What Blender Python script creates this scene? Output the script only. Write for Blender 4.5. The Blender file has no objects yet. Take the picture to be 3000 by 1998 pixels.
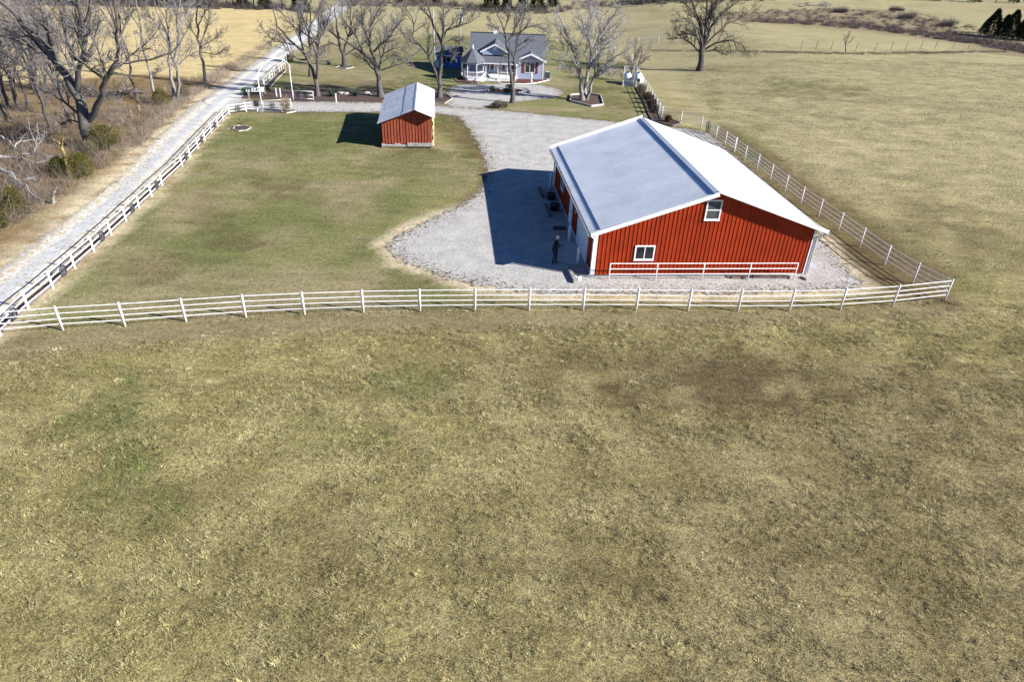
import bpy, bmesh, math, random
import numpy as np
from mathutils import Vector, Matrix, Quaternion

R = math.radians
random.seed(7)
RNG = np.random.default_rng(11)
SC = bpy.context.scene
COL = SC.collection

# ------------------------------------------------------------------ camera
CAM_H = 16.1606
F_PX, PITCH, ROLL = 1958.37, R(31.7356), R(2.3667)     # focal length in photo pixels (3000 x 1998)
_c, _s = math.cos(PITCH), math.sin(PITCH)
FW = np.array([0, _c, -_s]); _up = np.array([0, _s, _c]); _rt = np.array([1., 0, 0])
RT = math.cos(ROLL) * _rt + math.sin(ROLL) * _up
UP = -math.sin(ROLL) * _rt + math.cos(ROLL) * _up
cd = bpy.data.cameras.new('camera'); cam = bpy.data.objects.new('camera', cd); COL.objects.link(cam)
cd.sensor_width = 36; cd.sensor_fit = 'HORIZONTAL'; cd.lens = 36 * F_PX / 3000
cd.clip_start = 0.5; cd.clip_end = 3000
m = Matrix(((RT[0], UP[0], -FW[0], 0), (RT[1], UP[1], -FW[1], 0), (RT[2], UP[2], -FW[2], CAM_H), (0, 0, 0, 1)))
cam.matrix_world = m
SC.camera = cam

# ------------------------------------------------------------------ world, sun, exposure
SUN_AZ, SUN_EL = 107.3, 27.4            # clockwise from +Y, degrees
w = bpy.data.worlds.new('World'); SC.world = w; w.use_nodes = True
nt = w.node_tree; nt.nodes.clear()
sky = nt.nodes.new('ShaderNodeTexSky'); sky.sky_type = 'NISHITA'; sky.sun_disc = False
sky.sun_elevation = R(SUN_EL); sky.sun_rotation = R(SUN_AZ)
sky.ozone_density = 10.0; sky.dust_density = 0.0; sky.air_density = 0.75
bg = nt.nodes.new('ShaderNodeBackground'); bg.inputs['Strength'].default_value = 0.062
wo = nt.nodes.new('ShaderNodeOutputWorld')
nt.links.new(sky.outputs[0], bg.inputs[0]); nt.links.new(bg.outputs[0], wo.inputs[0])
sd = bpy.data.lights.new('sun', 'SUN'); sd.energy = 5.0; sd.angle = R(0.53); sd.color = (1.0, 0.965, 0.915)
sun = bpy.data.objects.new('sun', sd); COL.objects.link(sun)
SV = Vector((math.sin(R(SUN_AZ)) * math.cos(R(SUN_EL)), math.cos(R(SUN_AZ)) * math.cos(R(SUN_EL)), math.sin(R(SUN_EL))))
sun.rotation_euler = SV.to_track_quat('Z', 'Y').to_euler(); sun.location = (40, -20, 60)
SC.view_settings.view_transform = 'Standard'; SC.view_settings.look = 'None'
SC.view_settings.exposure = 1.2; SC.view_settings.gamma = 1.0
SC.cycles.max_bounces = 6; SC.cycles.transparent_max_bounces = 8

# ------------------------------------------------------------------ photo pixels -> places on the ground
def smooth(a, b, x):
    t = np.clip((np.asarray(x, float) - a) / (b - a), 0, 1); return t * t * (3 - 2 * t)

_tab = np.random.default_rng(5).random((256, 256))
def vnoise(x, y):
    xi = np.floor(x).astype(int); yi = np.floor(y).astype(int)
    fx = x - xi; fy = y - yi; fx = fx * fx * (3 - 2 * fx); fy = fy * fy * (3 - 2 * fy)
    a = _tab[xi & 255, yi & 255]; b = _tab[(xi + 1) & 255, yi & 255]
    c = _tab[xi & 255, (yi + 1) & 255]; d = _tab[(xi + 1) & 255, (yi + 1) & 255]
    return (a * (1 - fx) + b * fx) * (1 - fy) + (c * (1 - fx) + d * fx) * fy
def fbm(x, y, size, octs=4, seed=0):
    x = np.asarray(x, float) / size + seed * 17.3; y = np.asarray(y, float) / size + seed * 9.1
    s = 0; a = 1; n = 0
    for o in range(octs):
        s = s + a * vnoise(x, y); n += a; a *= .5; x = x * 2.03 + 3.7; y = y * 2.03 + 1.9
    return s / n

CREST_A, CREST_B = np.array([40., 172.]), np.array([96., 128.])
def terrain(x, y):
    """height of the land: level round the yard, falling gently behind it, a swale beyond the crest on the right"""
    x = np.asarray(x, float); y = np.asarray(y, float)
    d = 6.0 * np.logaddexp(0, (y - 66) / 6.0)                       # soft ramp
    d = 110 * (1 - np.exp(-d / 110))
    z = -0.058 * d * (1 - 0.85 * smooth(16, 48, x))
    t = CREST_B - CREST_A; n = np.array([-t[1], t[0]]) / np.hypot(*t); 
    if n[1] < 0: n = -n
    dist = (x - CREST_A[0]) * n[0] + (y - CREST_A[1]) * n[1]
    z = z - 2.6 * smooth(-6, 22, dist) * smooth(10, 40, x)
    near = 1 - smooth(19, 24.5, y)
    z = z + near * (0.16 * (fbm(x, y, 7, 2, 2) - .5) + 0.035 * (fbm(x, y, 1.2, 2, 3) - .5))
    rf = smooth(2, 6, x - (14 + np.clip(y - 28, 0, 200) * .05)) * smooth(26, 34, y) * smooth(23.5, 26, x)
    z = z + rf * 0.10 * (fbm(x, y, 6, 3, 6) - .5)
    return z
def ray(px):
    return FW + RT * (px[0] - 1500) / F_PX - UP * (px[1] - 999) / F_PX
def hit(px, lift=0.0):
    d = ray(px); lo, hi = 5.0, None
    ts = np.geomspace(8, 1500, 900)
    P = np.array([0, 0, CAM_H]) + ts[:, None] * d
    below = P[:, 2] < terrain(P[:, 0], P[:, 1]) + lift
    i = int(np.argmax(below)) if below.any() else len(ts) - 1
    lo, hi = ts[max(i - 1, 0)], ts[i]
    for _ in range(30):
        mid = .5 * (lo + hi); q = np.array([0, 0, CAM_H]) + mid * d
        if q[2] < terrain(q[0], q[1]) + lift: hi = mid
        else: lo = mid
    q = np.array([0, 0, CAM_H]) + hi * d
    return Vector((q[0], q[1], float(terrain(q[0], q[1])) + lift))
def on_y(px, Y):
    d = ray(px); t = Y / d[1]; q = np.array([0, 0, CAM_H]) + t * d
    return Vector(q)
def reg(x0, y0, s): return lambda x, y: (x0 + x * s, y0 + y * s)
D = reg(0, 0, 1.27443)                     # whole photograph at 2354 px
def G(x, y): return hit(D(x, y))
def gz(x, y): return float(terrain(x, y))

# ------------------------------------------------------------------ materials
def lin(c):
    c = c / 255.0
    return c / 12.92 if c <= .04045 else ((c + .055) / 1.055) ** 2.4
def srgb(r, g, b): return (lin(r), lin(g), lin(b))
KX = 1.55                                  # photographed brightness of a sunlit level surface / its base colour
def sunlit(r, g, b): return tuple(min(.85, lin(v) / KX) for v in (r, g, b))

def new_mat(name):
    mt = bpy.data.materials.new(name); mt.use_nodes = True
    n = mt.node_tree; bsdf = n.nodes['Principled BSDF']; bsdf.inputs['Specular IOR Level'].default_value = 0.25
    return mt, n, bsdf
def N(n, kind, **kw):
    nd = n.nodes.new(kind)
    for k, v in kw.items():
        if k in nd.inputs: nd.inputs[k].default_value = v
        else: setattr(nd, k, v)
    return nd
def noise_node(n, scale, detail=4, rough=.6, stretch=None, dist=0.0, rot=None):
    geo = n.nodes.new('ShaderNodeNewGeometry'); src = geo.outputs['Position']
    if stretch or rot:
        mp = n.nodes.new('ShaderNodeMapping'); n.links.new(src, mp.inputs['Vector'])
        if stretch: mp.inputs['Scale'].default_value = stretch
        if rot: mp.inputs['Rotation'].default_value = rot
        src = mp.outputs[0]
    t = N(n, 'ShaderNodeTexNoise', Scale=scale, Detail=detail, Roughness=rough, Distortion=dist)
    n.links.new(src, t.inputs['Vector']); return t
def ramp(n, fac, stops):
    r = n.nodes.new('ShaderNodeValToRGB'); cr = r.color_ramp
    while len(cr.elements) < len(stops): cr.elements.new(.5)
    for e, (p, c) in zip(cr.elements, stops):
        e.position = p; e.color = (*c, 1) if len(c) == 3 else c
    n.links.new(fac, r.inputs[0]); return r
def bump(n, bsdf, height, strength=.4, dist=.02):
    b = N(n, 'ShaderNodeBump', Strength=strength, Distance=dist)
    n.links.new(height, b.inputs['Height']); n.links.new(b.outputs[0], bsdf.inputs['Normal']); return b
def mixc(n, fac, a, b, mode='MIX'):
    mx = n.nodes.new('ShaderNodeMix'); mx.data_type = 'RGBA'; mx.blend_type = mode
    for sock, v in ((mx.inputs[0], fac), (mx.inputs[6], a), (mx.inputs[7], b)):
        if isinstance(v, (int, float)): sock.default_value = v
        elif isinstance(v, tuple): sock.default_value = (*v, 1) if len(v) == 3 else v
        else: n.links.new(v, sock)
    return mx.outputs[2]
def simple(name, col, rough=.6, var=.18, scale=3.0, metal=0.0, spec=.25, bmp=0.0, stretch=None, dark=None, lo=.35, hi=.65):
    """base colour broken up by two sizes of noise"""
    mt, n, b = new_mat(name)
    t = noise_node(n, scale, 5, .65, stretch)
    c0 = dark or tuple(v * (1 - var) for v in col); c1 = tuple(min(1, v * (1 + var * .6)) for v in col)
    r = ramp(n, t.outputs['Fac'], [(lo, c0), (.5, col), (hi, c1)])
    n.links.new(r.outputs[0], b.inputs['Base Color'])
    b.inputs['Roughness'].default_value = rough; b.inputs['Metallic'].default_value = metal; b.inputs['Specular IOR Level'].default_value = spec
    if bmp: bump(n, b, t.outputs['Fac'], bmp, .02)
    return mt

M = {}
M['white_paint'] = simple('white_paint', (.74, .74, .73), .45, .10, 2.5)
M['pipe_white'] = simple('pipe_white', (.78, .76, .75), .4, .14, 1.6, dark=(.60, .55, .52), lo=.25)
M['vinyl_white'] = simple('vinyl_white', (.80, .80, .79), .4, .08, 2)
M['roof_white'] = simple('roof_white', (.585, .612, .655), .42, .10, .6, spec=.4)
M['barn_red'] = simple('barn_red', (.275, .028, .006), .55, .16, 1.1, spec=.15)
def panel_tint(mt, amount=.12):
    # each sheet has faded a little differently
    n = mt.node_tree; b = n.nodes['Principled BSDF']; src = b.inputs['Base Color'].links[0].from_socket
    oi = n.nodes.new('ShaderNodeObjectInfo'); mr = n.nodes.new('ShaderNodeMapRange'); mr.inputs[3].default_value = 1 - amount; mr.inputs[4].default_value = 1 + amount
    n.links.new(oi.outputs['Random'], mr.inputs[0]); cc = n.nodes.new('ShaderNodeCombineColor')
    for k in range(3): n.links.new(mr.outputs[0], cc.inputs[k])
    n.links.new(mixc(n, 1.0, src, cc.outputs[0], 'MULTIPLY'), b.inputs['Base Color'])
panel_tint(M['barn_red'], .07); panel_tint(M['roof_white'], .03)
M['shed_red'] = simple('shed_red', (.25, .058, .028), .8, .35, 2.2, bmp=.3, stretch=(4, 4, .35), dark=(.20, .035, .018))
M['batten_red'] = simple('batten_red', (.29, .068, .033), .8, .3, 3)
M['weathered'] = simple('weathered', (.30, .28, .26), .9, .5, 3.5, bmp=.5, stretch=(.6, 4, 4))
M['tie'] = simple('tie', (.16, .13, .11), .9, .5, 4, bmp=.5)
M['dark_metal'] = simple('dark_metal', (.045, .048, .058), .5, .3, 6, spec=.4)
M['black_plastic'] = simple('black_plastic', (.02, .02, .022), .5, .3, 6)
M['concrete'] = simple('concrete', (.40, .39, .38), .85, .2, 2.2, bmp=.2)
panel_tint(M['shed_red'], .18)
M['mulch'] = simple('mulch', (.085, .055, .045), .95, .6, 9, bmp=.9)
M['mulch_red'] = simple('mulch_red', (.12, .045, .035), .95, .6, 9, bmp=.9)
M['bed_edge'] = simple('bed_edge', (.42, .39, .35), .85, .3, 4)
M['shingle'] = simple('shingle', (.105, .115, .135), .9, .35, 6, bmp=.5, stretch=(1, 3, 3))
M['siding'] = simple('siding', (.34, .40, .53), .6, .08, 2)
M['siding_blue'] = simple('siding_blue', (.10, .19, .48), .6, .1, 2)
M['shutter_red'] = simple('shutter_red', (.17, .030, .022), .6, .2, 4)
M['brick_red'] = simple('brick_red', (.28, .09, .06), .9, .3, 12)
M['straw'] = simple('straw', sunlit(196, 176, 132), .95, .45, 9, bmp=1.0)
M['green_paint'] = simple('green_paint', (.06, .13, .10), .5, .2, 5)
M['yellow_paint'] = simple('yellow_paint', (.7, .5, .03), .5, .1, 5)
M['pole_wood'] = simple('pole_wood', (.36, .36, .37), .85, .3, 3, stretch=(6, 6, .4))
M['galv'] = simple('galv', (.50, .53, .57), .35, .2, 3, metal=.3)
M['stone'] = simple('stone', (.34, .31, .28), .9, .5, 6, bmp=.6)
M['tank_white'] = simple('tank_white', (.80, .80, .80), .3, .06, 2, spec=.45)
def glass_mat(name, col):
    mt, n, b = new_mat(name)
    t = noise_node(n, 1.4, 3); r = ramp(n, t.outputs['Fac'], [(.35, tuple(v * .5 for v in col)), (.65, col)])
    n.links.new(r.outputs[0], b.inputs['Base Color']); b.inputs['Roughness'].default_value = .06; b.inputs['Specular IOR Level'].default_value = .6
    return mt
M['glass'] = glass_mat('glass', (.022, .026, .034))
M['glass_pale'] = glass_mat('glass_pale', (.09, .11, .12))
M['bark'] = simple('bark', (.10, .091, .085), .95, .5, 7, bmp=.8, stretch=(3, 3, .5), dark=(.045, .040, .038))
M['bark_dark'] = simple('bark_dark', (.075, .066, .062), .95, .5, 7, bmp=.8, stretch=(3, 3, .5), dark=(.03, .027, .026))
M['bark_pale'] = simple('bark_pale', (.24, .225, .21), .9, .5, 5, bmp=.5, stretch=(2, 2, .5), dark=(.10, .09, .085))
M['bark_yellow'] = simple('bark_yellow', (.30, .23, .09), .9, .45, 6, bmp=.6)
M['twig'] = simple('twig', (.20, .182, .172), .95, .35, 3)
M['twig_pale'] = simple('twig_pale', (.34, .32, .305), .95, .35, 3)
M['deadwood'] = simple('deadwood', (.30, .29, .285), .9, .3, 5)
def attr_mat(name, rough=.9, attr='tint', trans=0.0):
    mt, n, b = new_mat(name); a = n.nodes.new('ShaderNodeAttribute'); a.attribute_name = attr
    n.links.new(a.outputs['Color'], b.inputs['Base Color']); b.inputs['Roughness'].default_value = rough; b.inputs['Specular IOR Level'].default_value = .1
    return mt
M['blade'] = attr_mat('blade'); M['leaf'] = attr_mat('leaf', .8)

# ------------------------------------------------------------------ mesh helpers
def put(o, parent=None):
    COL.objects.link(o)
    if parent is not None: o.parent = parent
    return o
def tag(o, label, cat=None, group=None, kind=None):
    if label: o['label'] = label
    if cat: o['category'] = cat
    if group: o['group'] = group
    if kind: o['kind'] = kind
    return o
def thing(name, label, cat, loc=(0, 0, 0), rz=0.0, group=None):
    o = bpy.data.objects.new(name, None); put(o); o.empty_display_size = .3
    o.location = loc; o.rotation_euler = (0, 0, rz)
    return tag(o, label, cat, group)
def np_mesh(name, V, F, mat=None, smooth_=False, colors=None):
    """V (n,3); F (k,3) or (k,4)"""
    V = np.asarray(V, np.float32); F = np.asarray(F, np.int32); me = bpy.data.meshes.new(name)
    k = F.shape[1]
    me.vertices.add(len(V)); me.vertices.foreach_set('co', V.ravel())
    me.loops.add(F.size); me.loops.foreach_set('vertex_index', F.ravel())
    me.polygons.add(len(F)); me.polygons.foreach_set('loop_start', np.arange(0, F.size, k, dtype=np.int32))
    if smooth_: me.polygons.foreach_set('use_smooth', np.ones(len(F), bool))
    if colors is not None:
        at = me.color_attributes.new('tint', 'FLOAT_COLOR', 'POINT')
        c4 = np.ones((len(V), 4), np.float32); c4[:, :3] = colors; at.data.foreach_set('color', c4.ravel())
    me.update(calc_edges=True); me.validate()
    if mat: me.materials.append(mat)
    return me
def mobj(name, me, parent=None, loc=None, rot=None, scale=None):
    o = bpy.data.objects.new(name, me); put(o, parent)
    if loc is not None: o.location = loc
    if rot is not None: o.rotation_euler = rot
    if scale is not None: o.scale = scale
    return o
class MB:
    """collects shapes into one mesh"""
    def __init__(s): s.v = []; s.f = []
    def add(s, V, F):
        b = len(s.v); s.v += [tuple(map(float, p)) for p in V]; s.f += [tuple(i + b for i in f) for f in F]; return s
    def box(s, x0, x1, y0, y1, z0, z1):
        return s.add([(x0, y0, z0), (x1, y0, z0), (x1, y1, z0), (x0, y1, z0), (x0, y0, z1), (x1, y0, z1), (x1, y1, z1), (x0, y1, z1)],
                     [(0, 3, 2, 1), (4, 5, 6, 7), (0, 1, 5, 4), (1, 2, 6, 5), (2, 3, 7, 6), (3, 0, 4, 7)])
    def bar(s, a, b, w, h, up=(0, 0, 1)):
        """rectangular bar from a to b"""
        a = Vector(a); b = Vector(b); t = (b - a).normalized(); u = Vector(up)
        x = t.cross(u)
        if x.length < 1e-4: x = t.cross(Vector((1, 0, 0)))
        x.normalize(); y = x.cross(t).normalized()
        P = []
        for p in (a, b):
            for sx, sy in ((-1, -1), (1, -1), (1, 1), (-1, 1)): P.append(p + x * (sx * w / 2) + y * (sy * h / 2))
        return s.add(P, [(0, 1, 2, 3), (7, 6, 5, 4), (0, 4, 5, 1), (1, 5, 6, 2), (2, 6, 7, 3), (3, 7, 4, 0)])
    def tube(s, pts, r, n=8, cap=True):
        pts = [Vector(p) for p in pts]; k = len(pts); rr = r if isinstance(r, (list, tuple)) else [r] * k
        ref = Vector((0, 0, 1)) if abs((pts[-1] - pts[0]).normalized().z) < .9 else Vector((1, 0, 0))
        V = []; F = []
        for i, p in enumerate(pts):
            t = (pts[min(i + 1, k - 1)] - pts[max(i - 1, 0)]).normalized(); u = t.cross(ref).normalized(); v = t.cross(u)
            for j in range(n):
                a = 2 * math.pi * j / n; V.append(p + (u * math.cos(a) + v * math.sin(a)) * rr[i])
        for i in range(k - 1):
            for j in range(n): F.append((i * n + j, i * n + (j + 1) % n, (i + 1) * n + (j + 1) % n, (i + 1) * n + j))
        if cap: F.append(tuple(range(n))[::-1]); F.append(tuple((k - 1) * n + j for j in range(n)))
        return s.add(V, F)
    def lathe(s, prof, n=12, c=(0, 0, 0), axis='z'):
        V = []; F = []
        for r, z in prof:
            for j in range(n):
                a = 2 * math.pi * (j + .5) / n
                p = (r * math.cos(a), r * math.sin(a), z)
                if axis == 'y': p = (p[0], p[2], p[1])
                if axis == 'x': p = (p[2], p[0], p[1])
                V.append((p[0] + c[0], p[1] + c[1], p[2] + c[2]))
        for i in range(len(prof) - 1):
            for j in range(n): F.append((i * n + j, i * n + (j + 1) % n, (i + 1) * n + (j + 1) % n, (i + 1) * n + j))
        F.append(tuple(range(n))[::-1]); F.append(tuple((len(prof) - 1) * n + j for j in range(n)))
        return s.add(V, F)
    def prism(s, poly, z0, z1):
        n = len(poly); V = [(x, y, z0) for x, y in poly] + [(x, y, z1) for x, y in poly]
        F = [tuple(range(n))[::-1], tuple(range(n, 2 * n))] + [(i, (i + 1) % n, n + (i + 1) % n, n + i) for i in range(n)]
        return s.add(V, F)
    def prism_y(s, poly, y0, y1):
        """poly in x,z swept along y"""
        n = len(poly); V = [(x, y0, z) for x, z in poly] + [(x, y1, z) for x, z in poly]
        F = [tuple(range(n)), tuple(range(n, 2 * n))[::-1]] + [(i, n + i, n + (i + 1) % n, (i + 1) % n) for i in range(n)]
        return s.add(V, F)
    def quad(s, a, b, c, d): return s.add([a, b, c, d], [(0, 1, 2, 3)])
    def slab(s, a, b, c, d, th):
        """quad with thickness th below it"""
        P = [Vector(p) for p in (a, b, c, d)]; nrm = (P[1] - P[0]).cross(P[3] - P[0]).normalized()
        Q = [p - nrm * th for p in P]
        return s.add(P + Q, [(0, 1, 2, 3), (7, 6, 5, 4), (0, 4, 5, 1), (1, 5, 6, 2), (2, 6, 7, 3), (3, 7, 4, 0)])
    def mesh(s, name, mat, smooth_=False, bevel=0.0):
        me = bpy.data.meshes.new(name); me.from_pydata(s.v, [], s.f); 
        bm = bmesh.new(); bm.from_mesh(me); bmesh.ops.recalc_face_normals(bm, faces=bm.faces)
        if bevel: bmesh.ops.bevel(bm, geom=list(bm.edges), offset=bevel, segments=1, affect='EDGES')
        bm.to_mesh(me); bm.free()
        if smooth_:
            for p in me.polygons: p.use_smooth = True
        me.materials.append(mat if not isinstance(mat, str) else M[mat]); return me
    def build(s, name, mat, parent=None, smooth_=False, bevel=0.0, loc=None, rot=None):
        return mobj(name, s.mesh(name, mat, smooth_, bevel), parent, loc, rot)
# ------------------------------------------------------------------ ground: zones of cover
def poly_w(pts): return np.array([[v.x, v.y] for v in (G(*p) for p in pts)])
def sdist(x, y, P):
    """signed distance to polygon P, positive inside"""
    x = np.asarray(x, float); y = np.asarray(y, float)
    best = np.full(x.shape, 1e9); ins = np.zeros(x.shape, bool); n = len(P)
    for i in range(n):
        ax, ay = P[i]; bx, by = P[(i + 1) % n]; dx, dy = bx - ax, by - ay
        t = np.clip(((x - ax) * dx + (y - ay) * dy) / (dx * dx + dy * dy + 1e-12), 0, 1)
        best = np.minimum(best, np.hypot(x - ax - t * dx, y - ay - t * dy))
        if ay != by:
            c = ((ay > y) != (by > y)) & (x < dx * (y - ay) / (by - ay) + ax); ins ^= c
    return np.where(ins, best, -best)
def sdist_line(x, y, P):
    best = np.full(np.shape(x), 1e9)
    for i in range(len(P) - 1):
        ax, ay = P[i]; dx, dy = P[i + 1] - P[i]
        t = np.clip(((x - ax) * dx + (y - ay) * dy) / (dx * dx + dy * dy), 0, 1)
        best = np.minimum(best, np.hypot(x - ax - t * dx, y - ay - t * dy))
    return best

YARD = poly_w([(884, 566), (912, 545), (960, 518), (1010, 494), (1062, 470), (1098, 446), (1116, 415), (1118, 390), (1108, 352), (1094, 322), (1074, 292), (1052, 268), (1010, 263),
               (930, 258), (800, 259), (680, 258), (612, 258), (560, 256), (540, 240), (575, 232), (620, 234), (760, 235), (870, 237), (980, 243), (1040, 246), (1150, 254), (1290, 268), (1440, 283),
               (1540, 292), (1620, 303), (1642, 318), (1700, 370), (1800, 460), (1900, 565), (1952, 622), (1988, 652), (1965, 664), (1850, 671), (1700, 675), (1560, 676), (1400, 676), (1250, 675), (1165, 668), (1090, 655), (1020, 638), (960, 614), (906, 592)])
CIRCLE = poly_w([(1040, 198), (1075, 195), (1120, 194), (1180, 193), (1240, 196), (1280, 204), (1297, 214), (1285, 222), (1250, 229), (1200, 234), (1150, 238), (1128, 243), (1120, 250), (1040, 249), (1024, 240), (1030, 222), (1032, 208)])
ROAD = poly_w([(-140, 757), (0, 642), (60, 592), (120, 545), (200, 482), (260, 436), (305, 396), (350, 345), (392, 300), (430, 265), (470, 232), (520, 198), (560, 168), (600, 138), (640, 108), (680, 80), (715, 55), (745, 30), (775, 8), (800, -10),
               (830, -10), (806, 12), (780, 34), (745, 62), (706, 92), (672, 118), (640, 148), (610, 176), (585, 200), (565, 222), (545, 246), (505, 258), (470, 290), (420, 338), (340, 414), (260, 492), (160, 580), (60, 668), (0, 722), (-140, 840)])
LAWN = poly_w([(20, 735), (140, 757), (425, 740), (700, 722), (965, 714), (1180, 682), (1090, 655), (960, 612), (882, 567), (1010, 494), (1118, 400), (1094, 322), (1060, 265), (1000, 260), (600, 258), (545, 262), (470, 300), (350, 420), (200, 580), (60, 690)])
HOUSE_LAWN = poly_w([(600, 233), (760, 235), (1000, 243), (1150, 253), (1290, 268), (1490, 290), (1490, 220), (1440, 150), (1330, 95), (1000, 80), (720, 105), (665, 135), (600, 200)])
GOLD = poly_w([(-500, 8), (0, 15), (400, 18), (640, 25), (735, 34), (690, 75), (620, 112), (560, 148), (500, 172), (420, 178), (330, 176), (200, 190), (0, 205), (-500, 260)])
WOODS = poly_w([(-600, 240), (0, 195), (200, 182), (330, 172), (440, 180), (520, 172), (545, 180), (470, 228), (392, 296), (305, 392), (200, 478), (100, 556), (0, 636), (-140, 750), (-600, 900)])
STRIP = poly_w([(-300, 790), (140, 757), (425, 738), (700, 721), (965, 713), (1215, 711), (1460, 711), (1698, 714), (1935, 709), (2172, 688), (2230, 700), (2180, 722), (1900, 736), (1500, 752), (1000, 758), (600, 771), (200, 803), (-300, 870)])
RIGHT_STRIP = poly_w([(1900, 555), (1960, 620), (2000, 655), (2165, 690), (2185, 640), (2100, 590), (2000, 515), (1880, 430), (1760, 345), (1660, 285), (1640, 310), (1750, 400)])
BRUSHY = poly_w([(1640, 45), (1760, 25), (1900, 22), (2050, 28), (2150, 55), (2250, 85), (2420, 120), (2420, 150), (2200, 104), (2000, 75), (1850, 62), (1740, 56)])
ROADLINE = np.array([[v.x, v.y] for v in (G(*p) for p in [(-140, 790), (0, 680), (120, 580), (260, 462), (345, 375), (430, 295), (490, 240), (540, 205), (585, 170), (640, 130), (690, 88), (740, 48), (780, 12)])])

def px_of(x, y, z):
    d = np.stack([x, y, z - CAM_H], -1); dz = d @ FW
    return (1500 + F_PX * (d @ RT) / dz) / 1.27443, (999 - F_PX * (d @ UP) / dz) / 1.27443

GREENS = [((270, 940), 90, 70, .7), ((300, 1080), 70, 90, .6), ((330, 1160), 130, 60, .5), ((940, 890), 90, 40, .7), ((180, 980), 60, 60, .5), ((1010, 1010), 60, 60, .4), ((760, 1000), 160, 60, .3),
          ((700, 300), 150, 40, .9), ((600, 330), 120, 50, .7), ((830, 320), 70, 30, .5), ((900, 370), 120, 40, .6), ((1040, 400), 60, 25, .5), ((540, 400), 70, 40, .5), ((700, 470), 120, 40, .5), ((560, 540), 60, 25, .6), ((800, 520), 120, 50, .45), ((520, 620), 120, 30, .4), ((420, 690), 80, 25, .4),
          ((960, 190), 80, 16, .8), ((920, 165), 110, 12, .6), ((850, 135), 60, 14, .5), ((1000, 120), 60, 25, .7), ((1345, 180), 60, 8, .6), ((1840, 195), 80, 12, .7), ((1950, 205), 60, 14, .5), ((1720, 320), 60, 60, .4), ((1990, 540), 90, 60, .35), ((2230, 640), 60, 60, .4), ((1640, 225), 20, 70, .5), ((1400, 260), 90, 12, .5)]
BARES = [((1650, 880), 235, 72, .95), ((1560, 850), 80, 50, .5), ((1330, 830), 90, 30, .5), ((800, 1180), 60, 60, .5), ((760, 1280), 80, 50, .4), ((1250, 1290), 90, 40, .4), ((1420, 1340), 120, 50, .35), ((2150, 1000), 100, 120, .4), ((2280, 1150), 80, 150, .35), ((1800, 1300), 120, 60, .3), ((560, 560), 90, 20, .5), ((640, 430), 90, 25, .5), ((330, 620), 80, 40, .5), ((480, 480), 40, 60, .4), ((1040, 620), 80, 30, .6), ((1080, 310), 40, 40, .8), ((1040, 290), 40, 22, .7), ((960, 345), 60, 10, .6),
         ((850, 195), 150, 10, .6), ((740, 200), 60, 14, .6), ((1400, 235), 90, 14, .6), ((1360, 210), 60, 12, .6), ((1850, 215), 120, 16, .4), ((2120, 500), 80, 40, .4), ((2240, 560), 60, 60, .35), ((1990, 600), 70, 60, .7)]
cFIELD, cSTRAW, cGREEN, cBARE = [np.array(sunlit(*c)) for c in ((155, 144, 101), (176, 165, 121), (110, 118, 70), (110, 95, 71))]
cLAWN, cLAWNTAN, cLAWNGREEN = [np.array(sunlit(*c)) for c in ((145, 144, 99), (163, 153, 119), (116, 127, 74))]
cGOLD, cWOOD, cLEAF, cSAND, cORANGE, cFAR, cBRUSH, cYELL, cDARKG = [np.array(sunlit(*c)) for c in ((224, 203, 152), (156, 137, 104), (146, 118, 84), (238, 222, 190), (200, 160, 98), (184, 175, 136), (160, 147, 120), (192, 182, 144), (72, 84, 52))]

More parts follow.
